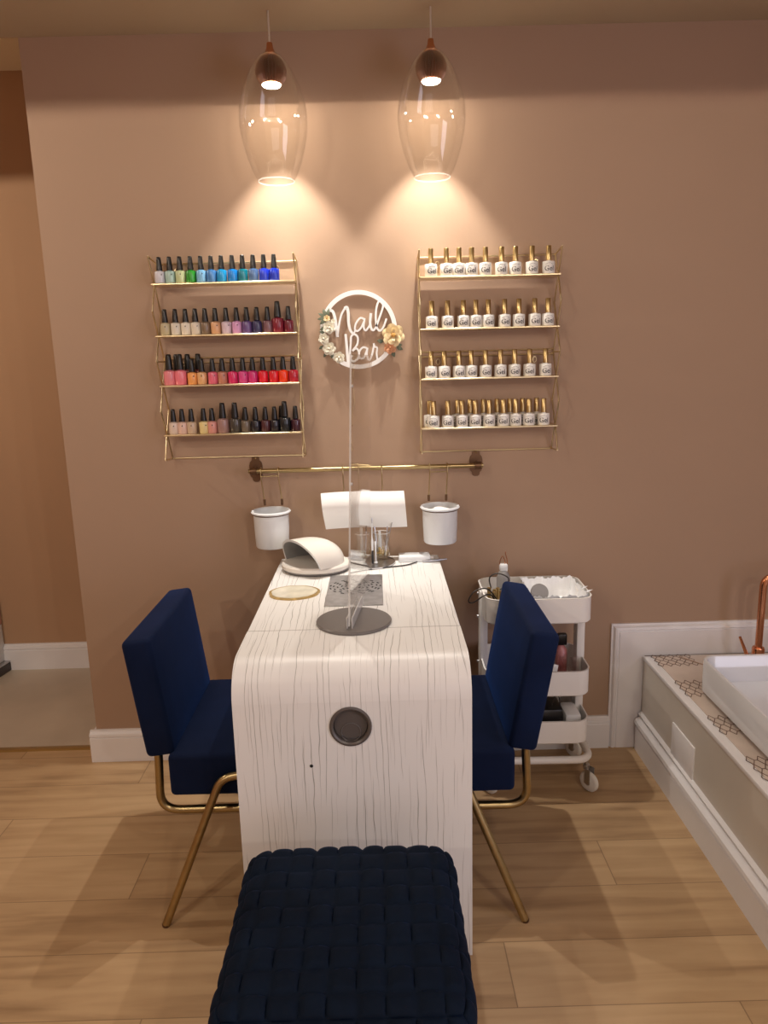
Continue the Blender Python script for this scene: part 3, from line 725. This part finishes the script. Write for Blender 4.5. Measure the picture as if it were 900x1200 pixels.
letters('word_bar', [([(293, 500), (300, 600), (305, 700), (312, 820)], (26, 32)), ([(352, 540), (340, 640), (330, 740), (322, 830)], 20),
    ([(345, 590), (352, 530), (385, 505), (422, 535), (415, 610), (360, 680)], 21), ([(360, 680), (405, 655), (432, 700), (415, 765), (365, 790), (340, 760), (360, 725)], 21),
    ([(520, 655), (475, 645), (435, 690), (438, 755), (478, 757), (508, 700), (522, 655)], 20), ([(524, 650), (515, 730), (540, 780), (572, 720), (596, 620)], 20),
    ([(592, 605), (602, 640), (628, 655), (622, 720), (635, 795), (672, 775), (715, 700)], 20)])
def rose(name, px, r, mp, mc, layers=4, tilt=0.):
    x, z = lc(px); e = bpy.data.objects.new(name, None); COL.objects.link(e); e.parent = sg; e.location = (x, -.007, z)
    m = MB()
    for L in range(layers):
        f = 1 - L / layers * .72; npet = 6 - (L > 1) - (L > 2)
        for k in range(npet):
            a0 = 2 * pi * (k + .5 * L) / npet + px[0]; vs = []
            for i in range(5):
                u = i / 4
                for j in range(5):
                    v = (j / 4 - .5) * 2; rad = r * f * u * (1 - .16 * v * v); ang = a0 + v * .62 * (1 - .25 * u)
                    h_ = -.004 - r * (.10 + .30 * L / layers) - r * .35 * u * u * (.2 + L / layers) + r * .10 * v * v
                    vs.append((rad * cos(ang), h_, rad * sin(ang)))
            m.add(vs, [(i * 5 + j, i * 5 + j + 1, (i + 1) * 5 + j + 1, (i + 1) * 5 + j) for i in range(4) for j in range(4)])
    p = m.build('petals', mp, e)
    MB().sphere((0, -.004 - r * .45, 0), r * .2, 10, 8).build('flower_heart', mc, e)
    return e
rose('cream_flower', (120, 430), .0215, M['petal'], M['petal']); rose('cream_flower', (60, 545), .0185, M['petal'], M['petal'])
rose('cream_flower', (112, 650), .0225, M['petal'], M['petal']); rose('cream_flower', (215, 745), .0195, M['petal'], M['petal'])
rose('bud_flower', (100, 335), .0115, M['petal_y'], M['petal_c'], 3); rose('cream_flower', (165, 365), .008, M['petal'], M['petal'], 3)
rose('yellow_flower', (805, 525), .038, M['petal_y'], M['petal_c'], 4); rose('peach_flower', (768, 655), .0215, M['petal_p'], M['petal_p'])
def leaf(px, a, L, w):
    x, z = lc(px); m = MB(); vs = []
    for i in range(9):
        t = i / 8; ww = w * sin(pi * t ** .8); cx_, cz_ = x + cos(a) * L * t, z + sin(a) * L * t
        vs += [(cx_ - sin(a) * ww, -.008 - .004 * sin(pi * t), cz_ + cos(a) * ww), (cx_, -.010 - .002 * sin(pi * t), cz_), (cx_ + sin(a) * ww, -.008 - .004 * sin(pi * t), cz_ - cos(a) * ww)]
    m.add(vs, [(i * 3 + j, i * 3 + j + 1, (i + 1) * 3 + j + 1, (i + 1) * 3 + j) for i in range(8) for j in range(2)])
    m.build('leaf', M['leaf'], sg)
for a in (150, 185, 110, 75, 220): leaf((100, 330), radians(a), .032, .006)
leaf((110, 330), radians(125), .03, .006)
for px, a in (((75, 430), 200), ((70, 480), 170), ((50, 620), 215), ((80, 690), 240), ((150, 700), 250)): leaf(px, radians(a), .018, .005)
for px, a in (((830, 640), 10), ((700, 590), 170), ((790, 690), -70), ((840, 650), -25)): leaf(px, radians(a), .022, .007)

# ------------------------------------------------------------------ pendants
def pendant(x, y, label):
    p = empty('pendant_light', (x, y, 0), label, 'lamp', 'pendants over the manicure table')
    MB().tube([(0, 0, ZC - .001), (0, 0, 2.285)], .0026, 8).build('cord', mat('pale_flex', (.55, .48, .40), .6), p)
    sk_ = []
    for r_, z in ((0, 2.300), (.008, 2.299), (.010, 2.285), (.015, 2.275), (.020, 2.270)): sk_.append((r_, z))
    MB().lathe(sk_ + [(.016, 2.262), (0, 2.262)], 20).build('cord_grip', M['copper'], p)
    m = MB(); n = 60; prof_ = [(.014, 2.268), (.028, 2.260), (.039, 2.245), (.044, 2.228), (.041, 2.209), (.034, 2.196), (.028, 2.190)]; vs = []
    for r_, z in prof_:
        for k in range(n):
            a = 2 * pi * k / n; q = r_ * (1.03 if k % 2 else .84); vs.append((q * cos(a), q * sin(a), z))
    m.add(vs, [(i * n + k, i * n + (k + 1) % n, (i + 1) * n + (k + 1) % n, (i + 1) * n + k) for i in range(len(prof_) - 1) for k in range(n)] + [tuple(range(n))[::-1]])
    m.build('ribbed_socket', M['socketcu'], p, smooth=False)
    MB().lathe([(0, 2.190), (.027, 2.190), (.027, 2.1895), (.024, 2.1865), (0, 2.186)], 24).build('bulb', M['led'], p)
    g_ = [(.016, 2.272), (.034, 2.262), (.057, 2.235), (.080, 2.190), (.095, 2.140), (.100, 2.098), (.097, 2.060), (.086, 2.008), (.070, 1.962), (.058, 1.938), (.054, 1.930)]
    gs = spline([Vector((a, 0, b)) for a, b in g_], 4); pr = [(v.x, v.z) for v in gs]
    MB().lathe(pr + [(a - .0018, b) for a, b in pr[::-1]], 48, closed=True).build('glass_shade', M['glass'], p)
    m = MB(); m.tube([(.053 * cos(a), .053 * sin(a), 1.930) for a in [2 * pi * k / 40 for k in range(40)]], .0016, 8, closed=True)
    m.build('shade_lip', clear_edge('glass_lip', .14), p)
    return p
pendant(-.281, -.14, 'clear tulip glass pendant with copper socket over the left rack side')
pendant(.179, -.14, 'clear tulip glass pendant with copper socket over the right rack side')

# ------------------------------------------------------------------ chairs
def cushion(dims, bev, bulge=.0):
    bm = bmesh.new(); bmesh.ops.create_cube(bm, size=1); bmesh.ops.scale(bm, vec=dims, verts=bm.verts)
    bmesh.ops.bevel(bm, geom=bm.edges[:], offset=bev, segments=4, profile=.5, affect='EDGES')
    bmesh.ops.subdivide_edges(bm, edges=[e for e in bm.edges if e.calc_length() > .15], cuts=5, use_grid_fill=True)
    for v in bm.verts:
        c = v.co; fx = 1 - (2 * c.x / dims[0]) ** 2; fy = 1 - (2 * c.y / dims[1]) ** 2; fz = 1 - (2 * c.z / dims[2]) ** 2
        ax = min(range(3), key=lambda i: dims[i])
        k = [fx, fy, fz]; o = [k[i] for i in range(3) if i != ax]
        s_ = bulge * max(0, o[0]) * max(0, o[1])
        c[ax] += s_ * (1 if c[ax] > 0 else -1)
    return bm
def make_chair(loc, rz, label, tilt, FL=.325):
    c = empty('cocktail_chair', loc, label, 'chair', None, rz)
    SD = .425
    MB().from_bm(cushion((SD, .47, .118), .014, .008), Matrix.Translation((SD / 2 + .005, 0, .366))).build('seat', M['velvet'], c)
    mt = Matrix.Translation((-.016, 0, .418)) @ Matrix.Rotation(-tilt, 4, 'Y') @ Matrix.Translation((0, 0, .157))
    MB().from_bm(cushion((.074, .442, .322), .014, .006), mt).build('backrest', M['velvet'], c)
    R_ = .0112
    for s_ in (-1, 1):
        y = s_ * .196
        MB().tube(fillet([(-.030, y, .44), (-.028, y, .405), (-.036, y, .246), (.35, y, .246), (.37, y, .31)], .055, 8), R_, 12).build('back_frame', M['brass'], c)
        yy = s_ * .252
        top = (.21, yy, .378)
        MB().tube(fillet([(-.006, s_ * FL, .004), (.145, yy + s_ * .006, .372), top], .05, 8), R_ * .95, 12).build('leg', M['brass'], c)
        MB().tube(fillet([top, (.275, yy + s_ * .006, .372), (.398, s_ * FL, .004)], .05, 8), R_ * .95, 12).build('leg', M['brass'], c)
        m = MB()
        for xx in (.0, 1.): m.lathe([(0, 0), (.010, 0), (.011, .006), (0, .008)], 12, (-.006 + .404 * xx, s_ * FL, 0))
        m.build('foot_pad', M['bronze'], c)
    MB().tube([(.21, -.252, .352), (.21, .252, .352)], R_ * .8, 10).build('seat_support', M['brass'], c)
    return c
make_chair((-.572, -.505, 0), 0, 'navy velvet chair with brass tube legs, back towards the alcove', radians(7))
make_chair((.333, -.525, 0), pi, 'navy velvet chair with brass tube legs, in front of the white trolley', radians(10), .325)

# ------------------------------------------------------------------ ottoman
ot = empty('ottoman', (-.079, -1.352, 0), 'square dark navy ottoman with puffy woven quilted top in the foreground', 'ottoman')
OW, OD, OH = .408, .418, .37; NX, NY, NZ = 9, 9, 8
def pillow(u, v, i, j):
    a = abs(2 * u - 1); b = abs(2 * v - 1)
    if (i + j) % 2: a, b = b, a
    return max(0., 1 - a ** 4) ** .6 * max(0., 1 - b ** 2.4) ** .7
def woven():
    m = MB(); K = 10; rad = .05
    def rnd(p):   # push box point onto rounded box, return pos, normal
        h = Vector((OW / 2, OD / 2, OH / 2)); inner = Vector([max(-h[i] + rad, min(h[i] - rad, p[i])) for i in range(3)])
        d = p - inner
        if d.length < 1e-9: return p, Vector((0, 0, 1))
        d.normalize(); return inner + d * rad, d
    def face(o, du, dv, nu, nv, Lu, Lv):
        W = nu * K + 1; Hn = nv * K + 1; vs = []
        for b in range(Hn):
            for a in range(W):
                gu, gv = a / K, b / K; i, j = min(nu - 1, int(gu)), min(nv - 1, int(gv))
                # alternate cells shift a little, as woven strips do
                h_ = pillow(gu - i, gv - j, i, j)
                eu = (a / (W - 1)) * Lu; ev = (b / (Hn - 1)) * Lv
                wob_u = .0026 * sin(gv * pi) * (1 if i % 2 else -1) * (0 < a < W - 1); wob_v = .0026 * sin(gu * pi) * (1 if j % 2 else -1) * (0 < b < Hn - 1)
                p = o + du * (eu + wob_u) + dv * (ev + wob_v)
                q, nrm = rnd(p); vs.append(q + nrm * (h_ * .0072 + .0014 * sin(7 * i + 3 * j) * h_))
        m.add(vs, [(b * W + a, b * W + a + 1, (b + 1) * W + a + 1, (b + 1) * W + a) for b in range(Hn - 1) for a in range(W - 1)])
    X, Y, Z = Vector((1, 0, 0)), Vector((0, 1, 0)), Vector((0, 0, 1)); c = Vector((-OW / 2, -OD / 2, -OH / 2))
    face(c + Z * OH, X, Y, NX, NY, OW, OD); face(c, X, Z, NX, NZ, OW, OH); face(c + Y * OD, X, Z, NX, NZ, OW, OH)
    face(c, Y, Z, NY, NZ, OD, OH); face(c + X * OW, Y, Z, NY, NZ, OD, OH); face(c, X, Y, NX, NY, OW, OD)
    return m
w = woven(); w.v = [(x, y, z + OH / 2 + .086) for x, y, z in w.v]
w.build('cushion', M['velvet2'], ot, angle=70)
MB().box((0, 0, .055), (.36, .37, .03), .004).build('base_board', M['black'], ot)
for sx in (-1, 1):
    for sy in (-1, 1): MB().lathe([(0, 0), (.014, 0), (.02, .045), (0, .045)], 16, (sx * .15, sy * .155, 0)).build('foot', M['brass'], ot)

# ------------------------------------------------------------------ trolley
ty = empty('utility_trolley', (.491, -.166, 0), 'white three-tier metal trolley on castors behind the right chair', 'trolley', rz=radians(-1))
TW, TD = .335, .248
def tray_mb(z0, hh, w=TW, d=TD, t=.0025):
    m = MB(); k = 6; N = 4 * (k + 1); lev = [(.004, z0), (0, z0 + .004), (0, z0 + hh - .002), (-.002, z0 + hh), (.003, z0 + hh + .0005), (t, z0 + hh - .003), (t, z0 + t + .002), (t + .003, z0 + t)]; vs = []
    for ins, z in lev: vs += [(x, y, z) for x, y in rrect(-w / 2 + ins, w / 2 - ins, -d / 2 + ins, d / 2 - ins, .045 - ins, k)]
    fs = [(i * N + q, i * N + (q + 1) % N, (i + 1) * N + (q + 1) % N, (i + 1) * N + q) for i in range(len(lev) - 1) for q in range(N)]
    fs += [tuple(range(N))[::-1], tuple((len(lev) - 1) * N + q for q in range(N))]
    return m.add(vs, fs)
tray_mb(.583, .083).build('tray', M['trolley'], ty); tray_mb(.338, .085).build('tray', M['trolley'], ty); tray_mb(.172, .080).build('tray', M['trolley'], ty)
for s_ in (-1, 1):
    MB().box((s_ * (TW / 2 - .007), .02, .385), (.026, .05, .54), .004).build('side_post', M['trolley'], ty)
    m = MB()
    for z in (.64, .56, .40, .34, .23): m.tube([(s_ * (TW / 2 + .006), .03, z), (s_ * (TW / 2 + .012), .03, z)], .005, 10)
    m.build('post_bolt', M['steel'], ty)
pts = [(x, y, .118) for x, y in rrect(-TW / 2 - .006, TW / 2 + .006, -TD / 2 - .002, TD / 2, .045, 6)]
MB().tube(pts, .0125, 10, closed=True).build('base_ring', M['trolley'], ty)
for sx in (-1, 1):
    for sy in (-1, 1):
        cx_, cy_ = sx * (TW / 2 - .004), sy * (TD / 2 - .016)
        ca = MB().lathe([(0, .075), (.010, .075), (.011, .09), (.006, .092), (.006, .118), (0, .118)], 14, (cx_, cy_, 0)).build('castor', M['steel'], ty)
        rr = Matrix.Translation((cx_ + .008, cy_ - .010, .0345)) @ Matrix.Rotation(radians(40), 4, 'Z') @ Matrix.Rotation(pi / 2, 4, 'Y')
        m = MB(); m.lathe([(0, -.009), (.027, -.009), (.032, -.006), (.0345, -.003), (.0345, .003), (.032, .006), (.027, .009), (0, .009)], 28); m.v = [tuple(rr @ Vector(v)) for v in m.v]
        m.build('wheel', M['rubber'], ca)
        m = MB(); m.lathe([(0, -.0105), (.010, -.0105), (.010, .0105), (0, .0105)], 16); m.v = [tuple(rr @ Vector(v)) for v in m.v]; m.build('hub', M['steel'], ca)
        m = MB()
        for q in (-.0125, .0125):
            m.box((0, 0, 0), (.055, .018, .002), .0005, 1); n8 = len(m.v)
        m = MB()
        for q in (-.0125, .0125):
            b_ = MB().box((-.022, 0, q), (.052, .020, .002)); m.add(b_.v, b_.f)
        m.v = [tuple(rr @ Vector(v)) for v in m.v]; m.build('fork', M['steel'], ca)

# things in the trolley
z0 = .586
m = MB(); W_ = 26; H_ = 20; vs = []
for j in range(H_ + 1):
    for i in range(W_ + 1):
        x = .468 + .175 * i / W_; y = -.275 + .205 * j / H_
        e = min(i, W_ - i, j, H_ - j); z = z0 + .062 - .045 * min(1, e / 4) + .008 * sin(40 * x + 25 * y) * sin(55 * y) + .006 * sin(90 * x - 30 * y)
        if e == 0: z = .669 + .0035 * sin(i * .8 + j * 1.9) + .003 * sin(i * 2.3 + j)
        vs.append((x, y, z))
m.add(vs, [(j * (W_ + 1) + i, j * (W_ + 1) + i + 1, (j + 1) * (W_ + 1) + i + 1, (j + 1) * (W_ + 1) + i) for j in range(H_) for i in range(W_)])
tag(m.build('plastic_bag', M['plastic_bag']), 'crumpled white plastic bag lining the trolley top tray', 'bag')
# bag points sticking out over the right rim
m = MB()
for (x, y, a) in ((.640, -.20, .1), (.645, -.235, -.2)):
    m.add([(x, y - .008, .668), (x, y + .008, .668), (x + .022, y + .012 * a, .676), (x + .004, y, .674)], [(0, 1, 2), (0, 2, 3), (1, 3, 2)])
m.build('torn_corner', M['plastic_bag'], [o for o in COL.objects if o.name == 'plastic_bag'][0])
gd = empty('round_compact', (.500, -.225, .667), 'round grey compact disc leaning in the trolley top tray', 'compact')
m = MB(); m.lathe([(0, -.006), (.027, -.006), (.029, 0), (.027, .006), (0, .006)], 28); R_ = Matrix.Rotation(radians(60), 4, 'X'); m.v = [tuple(R_ @ Vector(v)) for v in m.v]
m.build('case', M['greydisc'], gd)
for k, (x, y) in enumerate(((.345, -.185), (.360, -.205), (.352, -.232), (.372, -.19), (.378, -.222))):
    e = empty('small_gold_bottle', (x, y, z0 + .001), 'little gold-capped bottle standing at the left of the trolley top tray', 'bottle', 'gold-capped bottles in the trolley')
    MB().lathe([(0, 0), (.0075, 0), (.0078, .045), (.004, .05), (0, .05)], 12).build('bottle_body', M['taupe'], e)
    MB().lathe([(0, .05), (.0065, .05), (.0065, .088), (0, .09)], 12).build('cap', M['goldcap'], e)
for k, (P, l) in enumerate(((((.355, -.16, .665), (.35, -.16, .70), (.375, -.165, .716), (.41, -.17, .700), (.40, -.17, .67), (.37, -.165, .655), (.355, -.16, .60)), 'upper dark cable loop sticking up from the trolley'),
                            (((.36, -.24, .655), (.33, -.245, .690), (.29, -.25, .685), (.27, -.25, .655), (.285, -.25, .648), (.325, -.25, .672), (.35, -.24, .66), (.36, -.235, .61)), 'lower dark cable loop hanging over the left trolley rim'))):
    tag(MB().tube(spline(P, 8), .0022, 8).build('cable', M['cord']), l, 'cable')
bt = empty('spray_bottle', (.402, -.12, z0), 'white pump bottle with thin wires rising above the right chair', 'bottle')
MB().lathe([(0, 0), (.022, 0), (.023, .004), (.023, .10), (.016, .12), (.012, .125), (0, .125)], 20).build('bottle_body', M['greydisc'], bt)
MB().box((0, 0, .137), (.026, .022, .024), .004).build('pump', M['white'], bt)
m = MB()
m.tube(spline([(-.01, 0, .13), (-.012, 0, .155), (-.004, 0, .175), (.004, 0, .16), (.006, 0, .14)]), .0014, 6).tube(spline([(.01, 0, .135), (.012, 0, .16), (.006, 0, .185), (.008, 0, .19)]), .0014, 6)
m.build('wire', M['copper'], bt)
# middle tray
z1 = .3408
e = empty('black_bottle', (.545, -.13, z1), 'black square bottle at the back of the trolley middle tray', 'bottle')
MB().box((0, 0, .06), (.032, .03, .12), .005).build('bottle_body', M['black'], e); MB().lathe([(0, .12), (.008, .12), (.008, .14), (0, .14)], 12).build('cap', M['black'], e)
e = empty('black_bottle', (.600, -.12, z1), 'black topped bottle with clear sleeve at right of middle tray', 'bottle')
MB().lathe([(0, 0), (.02, 0), (.02, .09), (.008, .105), (0, .105)], 18).build('bottle_body', M['pinkpk'], e)
MB().box((.002, 0, .125), (.032, .022, .04), .005).build('cap', M['black'], e)
for x, y, h_, r_, l in ((.585, -.215, .105, .10, 'clear plastic packet with pink contents in the trolley middle tray'), (.622, -.205, .095, -.2, 'clear pink packet at the right edge of the trolley middle tray')):
    m = MB(); vs = []
    for j in range(7):
        for i in range(7):
            u = i / 6 - .5; v = j / 6; vs.append((u * .04 * (1 - .3 * v), .008 * sin(v * 6 + u * 5) , v * h_))
    m.add(vs, [(j * 7 + i, j * 7 + i + 1, (j + 1) * 7 + i + 1, (j + 1) * 7 + i) for j in range(6) for i in range(6)])
    e = empty('plastic_packet', (x, y, z1 + .001), l, 'packet', rz=r_)
    m.build('film', glass_mat('packet_film', (.85, .75, .74), .1, .12, .6), e)
    MB().box((0, .006, .022), (.026, .012, .036), .005).build('contents', M['pinkpk'], e)
m = MB(); m.box((0, 0, 0), (.06, .003, .05), .0008, 1, rot=Matrix.Rotation(radians(18), 4, 'Y') @ Matrix.Rotation(radians(-25), 4, 'X'))
tag(m.build('white_card', M['paper'], loc=(.528, -.245, z1 + .068)), 'tilted white card in the trolley middle tray', 'card')
m = MB()
e = empty('black_pouch', (.510, -.225, z1), 'low black pouch under the white card in the middle tray', 'pouch')
MB().box((0, 0, .02), (.07, .06, .04), .01).build('pouch_body', M['black'], e); MB().box((0, -.031, .02), (.05, .003, .012), .001, 1).build('flap', M['greydisc'], e)
# bottom tray
z2 = .1748
e = empty('black_case', (.525, -.20, z2), 'black zipped case in the trolley bottom tray', 'case')
MB().box((0, 0, .052), (.11, .12, .104), .012).build('case_body', M['black'], e)
MB().tube(spline([(.02, -.03, .10), (.028, -.03, .135), (.035, -.03, .15), (.045, -.03, .13), (.048, -.03, .10)]), .0018, 8).build('carry_loop', M['cord'], e)
m = MB(); vs = []
for i in range(13):
    for j in range(5):
        x = -.03 + .06 * i / 12; vs.append((x, -.04 + .02 * j, .078 * 1. - .012 * (i / 12) ** 2 + .003 * sin(j)))
m.add(vs, [(i * 5 + j, i * 5 + j + 1, (i + 1) * 5 + j + 1, (i + 1) * 5 + j) for i in range(12) for j in range(4)])
o = MB().box((0, 0, .04), (.055, .10, .078), .012).build('folded_towel', M['paper'], loc=(.614, -.20, z2)); tag(o, 'folded white towel at right of the trolley bottom tray', 'towel')

# ------------------------------------------------------------------ display board in the alcove
db = empty('display_board', (-1.862, .80, 0), 'tall display board with pink print on a dark base at the left alcove edge', 'display board', rz=radians(-9))
MB().box((0, -.10, .022), (.15, .34, .044), .006).build('base', M['darkbase'], db)
MB().box((0, -.10, .047), (.152, .342, .006), .002).build('base_trim', M['steel'], db)
MB().box((-.01, -.10, .62), (.12, .32, 1.14), .004).build('board', M['white'], db)
MB().box((.0515, -.10, .70), (.003, .316, .94), .001, 1).build('printed_panel', M['poster_print'], db)

# ------------------------------------------------------------------ lights
def lamp(name, kind, loc, energy, col, rot=(0, 0, 0), **kw):
    d = bpy.data.lights.new(name, kind); d.energy = energy; d.color = col
    for k, v in kw.items(): setattr(d, k, v)
    o = bpy.data.objects.new(name, d); COL.objects.link(o); o.location = loc; o.rotation_euler = rot; return o
WARM = (1., .87, .72)
for x in (-.281, .179):
    lamp('pendant_beam', 'SPOT', (x, -.14, 2.183), 16, (1., .95, .88), spot_size=radians(48), spot_blend=1., shadow_soft_size=.012)
    lamp('pendant_spread', 'SPOT', (x, -.14, 2.184), 38, (1., .93, .84), spot_size=radians(76), spot_blend=.45, shadow_soft_size=.012)
    lamp('pendant_glow', 'SPOT', (x, -.14, 2.1845), 1.6, WARM, spot_size=pi, spot_blend=.0, shadow_soft_size=.006)
# other pendants of the room, at the same height: their shades cut the light off level
for (x, y, e) in ((-.9, -2.0, 19), (.7, -2.6, 21), (-1.6, -3.4, 38), (1.2, -3.9, 32), (-1.95, -.5, 24)):
    lamp('room_pendant', 'SPOT', (x, y, 2.186), e, WARM, spot_size=pi, spot_blend=.0, shadow_soft_size=.03)
lamp('window_light', 'AREA', (2.2, -2.6, 1.3), 26, (.80, .80, 1.), rot=(0, radians(90), 0), shape='RECTANGLE', size=1.4, size_y=1.4)
lamp('front_fill_light', 'AREA', (.6, -4.5, 1.0), 9, (.85, .90, 1.), rot=(radians(90), 0, 0), shape='RECTANGLE', size=2.2, size_y=1.4)  # unseen cool fill added behind the camera to brighten surfaces facing it
w = bpy.data.worlds.new('world'); SC.world = w; w.use_nodes = True
w.node_tree.nodes['Background'].inputs[0].default_value = (.9, .7, .5, 1); w.node_tree.nodes['Background'].inputs[1].default_value = .05

# ------------------------------------------------------------------ camera
cd = bpy.data.cameras.new('camera'); cam = bpy.data.objects.new('camera', cd); COL.objects.link(cam); SC.camera = cam
f, p, r, a, D, H = 866.629, .204607, .0260074, .00462123, 2.478639, 1.410393
fw = Vector((sin(a) * cos(p), cos(a) * cos(p), -sin(p))); rt = Vector((cos(a), -sin(a), 0)); up = rt.cross(fw)
rt2 = rt * cos(r) - up * sin(r); up2 = rt * sin(r) + up * cos(r)
mtx = Matrix((rt2, up2, -fw)).transposed().to_4x4(); mtx.translation = Vector((0, -D, H)); cam.matrix_world = mtx
cd.sensor_fit = 'VERTICAL'; cd.sensor_height = 36.; cd.lens = f / 1200 * 36; cd.clip_start = .01
SC.view_settings.view_transform = 'Standard'; SC.view_settings.look = 'None'; SC.view_settings.exposure = 0.
SC.cycles.max_bounces = 8; SC.cycles.transparent_max_bounces = 24
try: SC.cycles.use_denoising = True
except Exception: pass
